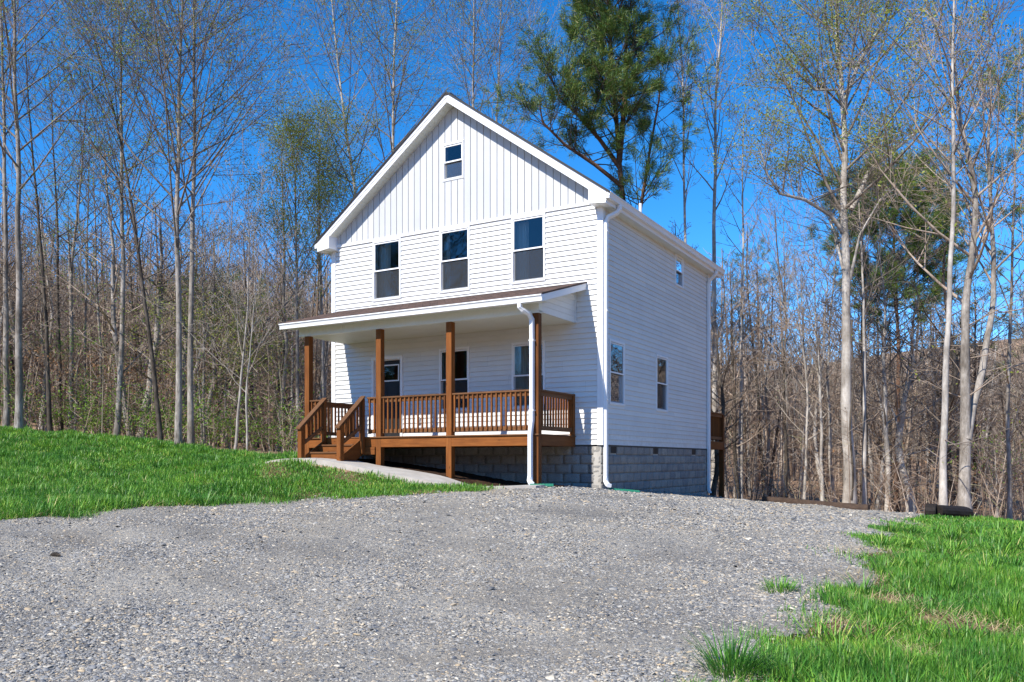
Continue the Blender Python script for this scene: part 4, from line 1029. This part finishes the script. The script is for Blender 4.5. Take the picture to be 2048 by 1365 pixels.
# small understory trees with new or clinging leaves
for i, (lab, pts, Z, lf, o) in enumerate((
    ('small yellow green understory tree among the trunks right of the leaning tree', [(405, 890), (400, 790), (392, 700), (388, 640)], 29, ('bud', 10, .045, .22, (2, 3, 4), .9), dict(first=.3, nl=18, ll=2.6, el=(-5, 30))),
    ('golden leafed understory tree left of the porch behind the white saplings', [(455, 898), (450, 800), (455, 720), (460, 660)], 31, ('bud', 12, .045, .25, (2, 3, 4), .9), dict(first=.3, nl=20, ll=3.0, el=(-5, 30))),
    ('low tree holding orange brown dead leaves near the left crest', [(93, 868), (92, 800), (90, 720)], 30, ('beech_leaf', 8, .05, .2, (2, 3, 4), .9), dict(first=.3, nl=12, ll=1.6, el=(0, 40))),
    ('low beech holding tan dead leaves right of the leaning tree', [(268, 884), (270, 830), (272, 770)], 32, ('beech_leaf', 9, .05, .25, (2, 3, 4), .9), dict(first=.15, nl=20, ll=2.6, el=(0, 45))),
    ('small bright green leafing tree low between the left trunks', [(150, 872), (152, 790), (158, 700)], 31, ('bud_green', 9, .045, .22, (2, 3, 4), .8), dict(first=.2, nl=16, ll=2.2, el=(5, 50))),
    ('low fresh green sapling near the right edge behind the forked tree', [(1995, 1045), (1992, 960), (1990, 900)], 26, ('bud_green', 5, .045, .2, (2, 3, 4), .6), dict(first=.2, nl=14, ll=1.6, el=(5, 50))))):
    tree('understory_tree', lab, pathpx(pts, Z), .045, ('bark_grey', 'twig_brown'), o, 500+i, lf, maxlev=3)
# pines
ex = [([P_(1239, 335, 32), P_(1200, 280, 31.8), P_(1160, 235, 31.5), P_(1120, 195, 31.2), P_(1098, 150, 31)], .10),
      ([P_(1243, 372, 32), P_(1190, 330, 31.6), P_(1130, 290, 31.2), P_(1085, 245, 30.8), P_(1078, 200, 30.6)], .09),
      ([P_(1238, 325, 32), P_(1250, 200, 32.2), P_(1252, 90, 32.4), P_(1262, 0, 32.4)], .12),
      ([P_(1259, 560, 32), P_(1272, 470, 32), P_(1284, 400, 32), P_(1300, 300, 32), P_(1318, 200, 32), P_(1322, 140, 32)], .09)]
pine('tall pine standing behind the right roof slope', pathpx([(1262, 930), (1258, 600), (1246, 400), (1230, 250), (1222, 100), (1216, -60), (1214, -140)], 32), wpx(18, 32), .60, 60, 3.0, 301, (15, 55), extra=ex, kids=(8, 7, 4), L=.22, per=26)
pine('broad dark pine in the woods behind the biggest pale tree', pathpx([(1795, 1000), (1795, 700), (1790, 520), (1786, 365)], 40), wpx(12, 40), .56, 56, 3.3, 302, (-8, 28), kids=(11, 8, 5), L=.28, per=24)
pine('small pine crown low in the woods left of the forked tree', pathpx([(1950, 1000), (1950, 820), (1950, 690), (1948, 560)], 46), wpx(9, 46), .5, 26, 3.0, 303, (0, 30), kids=(7, 5, 4))
pine('pine with its dark green crown cut off by the right edge', pathpx([(2085, 1040), (2080, 700), (2075, 400), (2068, 130)], 34), wpx(12, 34), .55, 34, 3.4, 304, (0, 35), kids=(8, 5, 4))
pine('dark bushy evergreen half hidden behind the close pair of poplars', pathpx([(435, 895), (434, 800), (432, 700), (428, 600)], 40), wpx(10, 40), .15, 40, 3.4, 305, (0, 30), kids=(6, 5, 4), per=10)
pine('low green pine top over the woods right of the house', pathpx([(1520, 990), (1520, 800), (1516, 640), (1514, 520)], 60), wpx(9, 60), .6, 26, 3.0, 306, (0, 30), kids=(7, 5, 4), per=10)
# --- background wood: copies of eight trees
protos = []
pk = [('bark_grey', 'twig_brown', None), ('bark_pale', 'twig_grey', None), ('bark_dark', 'twig_brown', ('bud_brown', 1, .05, .10, (3, 4), .5)), ('bark_grey', 'twig_grey', ('bud', 1, .06, .14, (3, 4), .35)),
      ('bark_pale', 'twig_brown', ('bud_brown', 1, .05, .12, (3, 4), .4)), ('bark_grey', 'twig_brown', ('bud_green', 3, .05, .2, (3, 4), .4)), ('bark_dark', 'twig_dark', None), ('bark_pale', 'twig_pale', None)]
for i, (a, b_, lf) in enumerate(pk):
    hgt = 13+2*(i % 3); r = random.Random(50+i); x = y = 0; P = [(0, 0, -.2)]
    for k in range(1, 7): x += r.uniform(-.25, .25); y += r.uniform(-.25, .25); P.append((x, y, hgt*k/6))
    root, _ = tree('tree', None, P, .085+.02*(i % 4), (a, b_), dict(first=.22, nl=26, ll=3.4, el=(20, 60), kids=(6, 4, 3), rmin=.009, dead=8), 60+i, lf, maxlev=3 if i % 2 else 4)
    protos.append(root)
def children(o): return [c for c in bpy.data.objects if c.parent == o]
pch = [(p, children(p)) for p in protos]
used = [False]*len(protos)
def place(i, x, y, s, rz, lab, grp, cat='tree'):
    p, ch = pch[i]
    if not used[i]: used[i] = True; o = p
    else:
        o = p.copy(); col.objects.link(o)
        for c in ch: d = c.copy(); d.parent = o; col.objects.link(d)
    o.location = (x, y, h1(x, y)); o.rotation_euler = (0, 0, rz); o.scale = (s[0], s[0], s[1]); o['label'] = lab; o['group'] = grp; o['category'] = cat
rb_ = random.Random(77)
labs = {'L': ('thin bare tree among many in the woods left of the house', 'bare trees in the woods left of the house'), 'R': ('thin bare tree among many in the woods right of the house', 'bare trees in the woods right of the house'),
        'B': ('bare tree of the wood directly behind the house', 'bare trees behind the house')}
def clear(x, y): return not (-3 < x < 10.5 and -6 < y < 12)
cnt = 0; tries = 0
while cnt < 250 and tries < 5000:
    tries += 1; px = rb_.uniform(-260, 2750)
    if 660 < px < 1400 and rb_.random() < .75: continue
    Z = 29+60*rb_.random()**1.35; x, y = rayw(px, Z)
    if not clear(x, y): continue
    k = 'L' if px < 640 else ('R' if px > 1400 else 'B'); lim = 1.0
    s = rb_.uniform(.62, 1.05)*(1 if Z > 40 else .85)*(.86 if k == 'R' and Z < 60 else (.72 if k == 'B' else .80)); 
    place(rb_.randrange(8) if rb_.random() > .12 or px > 700 else 5, x, y, (rb_.uniform(.7, 1.25), s), rb_.uniform(0, 6.28), *labs[k]); cnt += 1
# woods across the drive, behind the photographer: they show only in the window panes
front = []
for i in range(46):
    x, y = rb_.uniform(-58, 2), rb_.uniform(-62, -42); front.append((x, y))
# far-off wood: a mass of slim stems and twigs
def farwood():
    r = random.Random(5); P1 = []; tw = []; g = np.random.default_rng(9)
    for i in range(6400):
        Z = 42+85*r.random() if i < 3400 else 120+90*r.random(); px = r.uniform(-420, 2480)
        x, y = rayw(px, Z)
        if not clear(x, y): continue
        if px > 1400 and Z < 62 and r.random() < .6: continue
        z = h1(x, y); Hh = r.uniform(6, 12.5 if px < 660 else 14); lx_, ly_ = r.uniform(-1.3, 1.3), r.uniform(-1.3, 1.3)
        pts = [(x, y, z-.3), (x+lx_*.3, y+ly_*.3, z+Hh*.35), (x+lx_*.7, y+ly_*.7, z+Hh*.7), (x+lx_, y+ly_, z+Hh)]
        rr0 = r.uniform(.04, .11); P1.append((pts, [rr0, rr0*.8, rr0*.5, .015]))
        for k in range(30):
            t = r.uniform(.18, .98); q, _ = along(pts, [1, 1, 1, 1], t); a = r.uniform(0, 6.28); e = R(r.uniform(15, 70)); L = r.uniform(.8, 2.4)*(1.15-t*.6)
            m_ = (q[0]+cos(a)*cos(e)*L*.5, q[1]+sin(a)*cos(e)*L*.5, q[2]+sin(e)*L*.5); en = (m_[0]+cos(a+r.uniform(-.5, .5))*cos(e)*L*.5, m_[1]+sin(a)*cos(e)*L*.5, m_[2]+sin(e+.2)*L*.5)
            tw.append(([q, m_, en], [.016, .012, .007]))
            for kk in range(2):
                f = r.uniform(.3, 1); b_ = (q[0]+(en[0]-q[0])*f, q[1]+(en[1]-q[1])*f, q[2]+(en[2]-q[2])*f); a2 = a+r.uniform(-1.3, 1.3); L2 = L*.5
                tw.append(([b_, (b_[0]+cos(a2)*L2*.6, b_[1]+sin(a2)*L2*.6, b_[2]+L2*r.uniform(.1, .9))], [.010, .006]))
    V, Fq = tubes(P1, 5); V2, F2 = tubes(tw, 3)
    o = mesh_np('far_wood', np.concatenate([V, V2]), np.concatenate([Fq, F2+len(V)]), M['twig_mix']); tag(o, 'far grey brown mass of bare woods on the hillside', 'woods', kind='stuff')
farwood()
# undergrowth along the edge of the wood
def under():
    r = random.Random(15); st = []; tips = []; gr = []; br = []
    for i in range(2300):
        px = r.uniform(-300, 2350)
        if 640 < px < 1405: continue
        Z = (24.5 if px > 1400 else 27.5)+26*r.random()**1.4; x, y = rayw(px, Z)
        if not clear(x, y): continue
        if px < 640: Z += 0
        if inpoly(np.array([x]), np.array([y]), lawnL)[0] or region(np.array([x]), np.array([y]))[0][0]: continue
        if px > 1400 and r.random() < .5: continue
        z = h1(x, y); Hh = r.uniform(.5, 1.9 if r.random() < .6 else 4.0); l1, l2 = r.uniform(-.9, .9), r.uniform(-.9, .9)
        pts = [(x, y, z-.1), (x+l1*.4, y+l2*.4, z+Hh*.5), (x+l1, y+l2, z+Hh)]; st.append((pts, [.018, .012, .005]))
        for k in range(int(5+Hh*3.5)):
            t = r.uniform(.15, 1); q, _ = along(pts, [1, 1, 1], t); a = r.uniform(0, 6.28); L = r.uniform(.25, .9)
            e = (q[0]+cos(a)*L*.8, q[1]+sin(a)*L*.8, q[2]+L*r.uniform(.1, .9)); st.append(([q, e], [.008, .004])); 
            (br if r.random() < .8 or px > 1400 or Z > 33 else gr).append(e)
            if Z < 33 and px < 640 and Hh < 2.4: gr.append(e); gr.append(tuple(q))
    V, Fq = tubes(st, 3); o = mesh_np('undergrowth', V, Fq, M['twig_mix']); tag(o, 'tangled bare brush and saplings along the wood edge', 'brush', kind='stuff')
    for nm, L_, mt, per, sz, lab in (('undergrowth_leaves', gr, 'bud_green', 4, .05, 'fresh green leaves on the brush at the wood edge'), ('dry_leaves', br, 'beech_leaf', 1, .045, 'tan dead leaves clinging to the brush')):
        lc = leafcloud([(p, 0, 3) for p in L_], per, sz, r, .10, (3,), 1 if nm != 'dry_leaves' else .35)
        if lc: o = mesh_np(nm, lc[0], lc[1], M[mt]); tag(o, lab, 'leaves', kind='stuff')
under()
# tall leafing trees and pines across the drive behind the photographer, seen in the panes
pf = pine('pine across the drive', [(-34, -46, h1(-34, -46)-.2), (-34, -46, 10), (-33.6, -46, 21)], .3, .25, 44, 4.5, 401, (0, 40), kids=(7, 5, 4), per=10, L=.3)
pfc = children(pf)
for i, (x, y) in enumerate(front):
    if i == 0: o = pf
    else:
        o = pf.copy(); col.objects.link(o)
        for c in pfc: d = c.copy(); d.parent = o; col.objects.link(d)
    s = rb_.uniform(.42, .62); o.location = (x, y, h1(x, y)-.1); o.scale = (s*1.3, s*1.3, s); o.rotation_euler = (0, 0, rb_.uniform(0, 6.28))
    o['label'] = 'pine in the row across the drive facing the house'; o['group'] = 'pines across the drive'; o['category'] = 'tree'
for (x, y, s) in ((-36, -50, 1.1), (-44, -50, 1.15), (-27.6, -44, 1.12), (-52, -52, 1.1), (-33, -42, 1.0), (-40, -44, 1.05)):
    o = pf.copy(); col.objects.link(o); o.location = (x, y, h1(x, y)); o.scale = (s*1.1, s*1.1, s)
    for c in pfc: d = c.copy(); d.parent = o; col.objects.link(d)
# ---------------------------------------------------------------- border timber, logs, pine cone
def timber(A_, B_, w_, h_, mat, lab, cat='timber'):
    a = Vector((*A_, h1(*A_)-.05)); b = Vector((*B_, h1(*B_)-.05)); d = (b-a).normalized(); sx = d.cross(Vector((0, 0, 1))).normalized(); n = 24
    mb = MB(); vs = []; pr = [(-w_, 0), (w_, 0), (w_+.004, h_*.5), (w_-.012, h_), (-w_+.012, h_), (-w_-.004, h_*.5)]
    rr_ = random.Random(3)
    for i in range(n+1):
        p = a.lerp(b, i/n)
        for q in pr: vs.append(p+sx*(q[0]+rr_.uniform(-.006, .006))+Vector((0, 0, q[1]+rr_.uniform(-.007, .007))))
    k = len(pr); fs = [(i*k+j, i*k+(j+1) % k, (i+1)*k+(j+1) % k, (i+1)*k+j) for i in range(n) for j in range(k)]+[tuple(range(k))[::-1], tuple(range(n*k, n*k+k))]
    mb.add(vs, fs); o = mb.build('landscape_timber', M[mat]); tag(o, lab, cat); return o
timber(rayw(1527, 22.7), rayw(1738, 20.4), .07, .19, 'sleeper', 'long weathered brown timber edging the far side of the gravel')
def log(px0, Z0, px1, Z1, r, lab):
    A_, B_ = rayw(px0, Z0), rayw(px1, Z1); za, zb = h1(*A_)+r*.75, h1(*B_)+r*.65
    mb = MB(); a = Vector((*A_, za)); b = Vector((*B_, zb)); n = 14; seg = 10; d = (b-a).normalized(); u = d.orthogonal().normalized(); v = d.cross(u); rr_ = random.Random(px0)
    vs = []
    for i in range(seg+1):
        f = i/seg; k = 1 if 0 < i < seg else .9
        for j in range(n):
            t = 2*pi*j/n; q = r*k*(1+.04*sin(3*t)+rr_.uniform(-.03, .03)); vs.append(a.lerp(b, f)+(u*cos(t)+v*sin(t))*q)
    fs = [(i*n+j, i*n+(j+1) % n, (i+1)*n+(j+1) % n, (i+1)*n+j) for i in range(seg) for j in range(n)]+[tuple(range(n))[::-1], tuple(range(seg*n, seg*n+n))]
    mb.add(vs, fs); o = mb.build('log', M['sleeper_dark']); tag(o, lab, 'log')
log(1850, 17.6, 1872, 17.5, .165, 'short stubby dark log at the end of the gravel beside the grass')
log(1874, 17.5, 1935, 17.9, .15, 'longer black log lying half sunk in tall grass behind the stubby log')
def cone():
    x, y = G(110, 1117); z = h1(x, y)+.03; mb = MB()
    for i in range(60):
        t = i/60; a = i*2.4; r = .026*math.sin(pi*(t*.85+.12)); c = Vector((x-.06+.12*t, y+.03*t, z)); u = Vector((0, cos(a), sin(a)))
        p = c+u*r*.3; q = c+u*r*1.25+Vector((-.012, 0, 0)); s_ = Vector((0, -sin(a), cos(a)))*.009
        mb.add([p-s_*.5, p+s_*.5, q+s_, q-s_, p+Vector((.008, 0, 0))], [(0, 1, 2, 3), (1, 4, 2), (0, 3, 4), (2, 4, 3)])
    o = mb.build('pine_cone', M['bark_dark']); tag(o, 'small brown pine cone lying on the gravel at the left', 'pine cone')
cone()
# ---------------------------------------------------------------- loose gravel stones
def pts_region(n, x0, x1, y0, y1, which):
    x = rng.uniform(x0, x1, n); y = rng.uniform(y0, y1, n); g, l = region(x, y); k = (g if which == 'g' else l) & ~inhouse(x, y); return x[k], y[k]
def stones():
    XS = []; 
    # density falls with distance from the camera
    n = 900000; Z = rng.uniform(0, 1, n)**1.6*20+4.6; Xc = rng.uniform(-1, 1, n)*(Z*.66+.6)
    x, y = c2w(Xc, Z); g, l = region(x, y); jx, jy = rng.normal(0, .18, n), rng.normal(0, .18, n); keep = region(x+jx, y+jy)[0] & ~inhouse(x, y)
    x, y, Z = x[keep], y[keep], Z[keep]
    # clumpy distribution
    dn = .55+.45*np.sin(x*1.7+2*np.sin(y*.9))*np.sin(y*1.3+1.5*np.sin(x*.8))
    edge = ~inpoly(*wob(x, y), [(p[0], p[1]) for p in gravelP]) 
    k = rng.uniform(0, 1, len(x)) < .10+.9*dn**1.6
    x, y, Z = x[k], y[k], Z[k]; m = min(len(x), 210000); x, y, Z = x[:m], y[:m], Z[:m]
    s = np.exp(rng.normal(math.log(.0078), .48, m)); s = np.clip(s, .0045, .05)*np.clip(Z/12, .85, 1.5)
    base = np.array([(-1, -1, 0), (1, -1, 0), (1, 1, 0), (-1, 1, 0), (-.7, -.6, 1), (.85, -.8, .9), (.6, .8, 1.05), (-.85, .65, .85)], float)*[1.1, .68, .42]
    V = base[None]*(1+rng.uniform(-.28, .28, (m, 8, 3)))*s[:, None, None]
    a = rng.uniform(0, 2*pi, m); c, q = np.cos(a)[:, None], np.sin(a)[:, None]
    tx = rng.normal(0, .22, (m, 1)); ty = rng.normal(0, .22, (m, 1))
    vx = V[..., 0]*c-V[..., 1]*q; vy = V[..., 0]*q+V[..., 1]*c; vz = V[..., 2]+V[..., 0]*tx+V[..., 1]*ty
    V = np.stack([vx+x[:, None], vy+y[:, None], vz+(H(x, y)+.012)[:, None]-s[:, None]*.08], -1).reshape(-1, 3)
    f = np.array([(4, 5, 6, 7), (0, 1, 5, 4), (1, 2, 6, 5), (2, 3, 7, 6), (3, 0, 4, 7)])
    Fq = (f[None]+(np.arange(m)*8)[:, None, None]).reshape(-1, 4)
    o = mesh_np('loose_gravel', V, Fq, M['stone']); tag(o, 'loose grey and tan crushed stones over the driveway', 'gravel', kind='stuff')
stones()
# ---------------------------------------------------------------- grass
def blades(x, y, z, L, wd, lean, m, name, seg=3, bend=1.0, az=None):
    n = len(x); az = rng.uniform(0, 2*pi, n) if az is None else az
    dx, dy = np.cos(az), np.sin(az); px, py = -dy, dx
    t = np.linspace(0, 1, seg+1)[None]; le = lean[:, None]
    hor = L[:, None]*(le*t+.45*le*bend*t**2.2); ver = L[:, None]*(t*np.sqrt(np.maximum(.05, 1-le**2*.6))-.35*le*bend*t**2.5)
    ww = wd[:, None]*np.array([.8, 1, .72, 0][:seg+1] if seg == 3 else [1, .8, 0])[None]/2
    cx = x[:, None]+dx[:, None]*hor; cy = y[:, None]+dy[:, None]*hor; cz = z[:, None]+ver
    # each blade: left/right pairs up to the last but one, then the tip
    Lf = np.stack([cx-px[:, None]*ww, cy-py[:, None]*ww, cz], -1)[:, :seg]; Rt = np.stack([cx+px[:, None]*ww, cy+py[:, None]*ww, cz], -1)[:, :seg]
    tip = np.stack([cx[:, seg], cy[:, seg], cz[:, seg]], -1)[:, None]
    V = np.concatenate([Lf, Rt, tip], 1); k = 2*seg+1
    q = [(i, seg+i, seg+i+1, i+1) for i in range(seg-1)]; tr = [(seg-1, 2*seg-1, 2*seg)]
    off = (np.arange(n)*k)[:, None, None]
    return mesh_np(name, V.reshape(-1, 3), [(np.array(q)[None]+off).reshape(-1, 4), (np.array(tr)[None]+off).reshape(-1, 3)], m, smooth=False)
def patch(x, y, s=1.0): return .5+.25*np.sin(x*1.9*s+1.7*np.sin(y*1.1*s))+.25*np.sin(y*2.3*s+1.3*np.sin(x*1.4*s+2))
BARE = [(G(1960, 1262), .26), (G(1765, 1212), .2), (G(1690, 1258), .16), (G(1838, 1322), .17), (G(1880, 1245), .18), (G(1700, 1165), .3), (G(1735, 1110), .35), (G(1670, 1225), .15)]
def lawn_grass(name, polyX, n, zr, xr, hgt, lab, wfac):
    u = rng.uniform(0, 1, n); Z = zr[0]+(zr[1]-zr[0])*u**1.25; Xc = rng.uniform(xr[0], xr[1], n)*1.0*Z
    x, y = c2w(Xc, Z); jt = .07+.16*patch(x, y, .8)**2; a, b = wob(x+rng.normal(0, 1, n)*jt, y+rng.normal(0, 1, n)*jt, .16); g = inpoly(a, b, gravelP)
    k = (inpoly(a, b, polyX)) & ~g & ~inhouse(x, y)
    for (qx, qy), s_ in BARE: k &= (np.hypot(x-qx, (y-qy)*1.2) > 1.5*s_*(.5+rng.uniform(0, .9, n)))
    walk = (x > .3) & (x < 7.3) & (y > np.interp(x, [.35, 1.2, 3.2, 5.2, 6.75, 7.3], [-2.9, -3.1, -2.88, -2.78, -2.66, -2.35])) & (y < -1.7)
    k &= ~walk; x, y, Z = x[k], y[k], Z[k]
    pt = patch(x, y, 1.6); thin = rng.uniform(0, 1, len(x)) < np.clip((.1 if 'foreground' in lab else .42)+pt*1.35, 0, 1); x, y, Z, pt = x[thin], y[thin], Z[thin], pt[thin]
    m = len(x); L = hgt*(.45+.75*pt)*rng.uniform(.55, 1.35, m); wd = rng.uniform(.0035, .008, m)*np.clip(Z*wfac, 1, 3.2)
    L = L*np.where((x > 2.2) & (y > -5.2), .6, 1.0)*np.where((x > -.6) & (x <= 2.2) & (y > -4.6), .75, 1.0)
    le = np.clip(np.abs(rng.normal(.32, .22, m)), 0, .95)
    o = blades(x, y, H(x, y)-.005, L, wd, le, M['grass'], name); tag(o, lab, 'grass', kind='stuff'); return m
ng1 = lawn_grass('grass', lawnL, 620000, (8, 30), (-.75, .0), .17, 'lush green grass on the sloping lawn left of the gravel', .13)
ng2 = lawn_grass('grass', lawnR, 1000000, (3.2, 18), (.18, 1.25), .14, 'long green grass in the right foreground beside the gravel', .15)
def tuft(px, py, n, L, r, lab, mat='grass', group=None, name='grass_tuft'):
    x, y = G(px, py); a = rng.uniform(0, 2*pi, n); q = r*np.sqrt(rng.uniform(0, 1, n)); X = x+q*np.cos(a); Y = y+q*np.sin(a)
    le = np.clip(.12+.75*q/r*rng.uniform(.3, 1, n), 0, .95)
    o = blades(X, Y, H(X, Y)-.01, L*rng.uniform(.5, 1.15, n), rng.uniform(.005, .010, n), le, M[mat], name, az=a+rng.normal(0, .4, n)); 
    return tag(o, lab, 'grass tuft', group)
tuft(1462, 1352, 260, .36, .16, 'tall dark green grass tuft at the bottom edge of the gravel')
tuft(1560, 1185, 170, .17, .15, 'lone small grass tuft growing in the gravel')
tuft(1572, 1226, 50, .07, .08, 'tiny grass sprig just below the lone tuft in the gravel')
# scattered tufts within the lawns read as part of the grass
def lawn_tufts():
    X = []; Y = []; A_ = []; LE = []; LL = []; WD = []
    spots = []
    for _ in range(560):
        Z = random.uniform(4.4, 15); Xc = random.uniform(.2, 1.15)*Z; spots.append((*c2w(Xc, Z), Z, lawnR, random.uniform(.16, .32)))
    for _ in range(520):
        Z = random.uniform(9.5, 26); Xc = random.uniform(-.72, 0)*Z; spots.append((*c2w(Xc, Z), Z, lawnL, random.uniform(.18, .32)))
    for (x, y, Z, P, L) in spots:
        if not inpoly(np.array([x]), np.array([y]), P)[0] or region(np.array([x]), np.array([y]))[0][0] or (y > -5.0 and 0 < x < 7.5): continue
        if any(math.hypot(x-q[0][0], y-q[0][1]) < q[1]*1.5 for q in BARE): continue
        n = random.randint(30, 70); a = rng.uniform(0, 2*pi, n); r = random.uniform(.07, .2); q = r*np.sqrt(rng.uniform(0, 1, n))
        X.append(x+q*np.cos(a)); Y.append(y+q*np.sin(a)); A_.append(a+rng.normal(0, .5, n)); LE.append(np.clip(.15+.75*q/r*rng.uniform(.3, 1, n), 0, .95)); LL.append(L*rng.uniform(.5, 1.2, n)); WD.append(rng.uniform(.005, .011, n)*max(1, Z*.11))
    X, Y, A_, LE, LL, WD = map(np.concatenate, (X, Y, A_, LE, LL, WD))
    o = blades(X, Y, H(X, Y)-.01, LL, WD, LE, M['grass'], 'tall_grass', az=A_); tag(o, 'taller clumps of grass scattered through the lawns', 'grass', kind='stuff')
lawn_tufts()
def straw():
    X = []; Y = []
    for px, py, n, s in ((1960, 1262, 500, .35), (1840, 1322, 350, .25), (1765, 1215, 260, .2), (1690, 1258, 180, .2), (1740, 1110, 150, .3), (1000, 988, 90, .3), (330, 1016, 200, .7), (80, 1035, 150, .6), (420, 960, 150, .8), (1000, 995, 60, .4), (1735, 1165, 150, .25)):
        x, y = G(px, py); X.append(x+rng.normal(0, s, n)); Y.append(y+rng.normal(0, s*.6, n))
    Z = rng.uniform(4, 16, 1500); x, y = c2w(rng.uniform(.2, .7, 1500)*Z, Z); l = inpoly(x, y, lawnR); X.append(x[l]); Y.append(y[l])
    X = np.concatenate(X); Y = np.concatenate(Y); n = len(X)
    o = blades(X, Y, H(X, Y)+rng.uniform(.01, .05, n), rng.uniform(.05, .19, n), rng.uniform(.003, .006, n), rng.uniform(1.0, 1.25, n), M['straw'], 'straw', bend=.2); tag(o, 'dry straw strewn in thin spots of the grass', 'straw', kind='stuff')
straw()
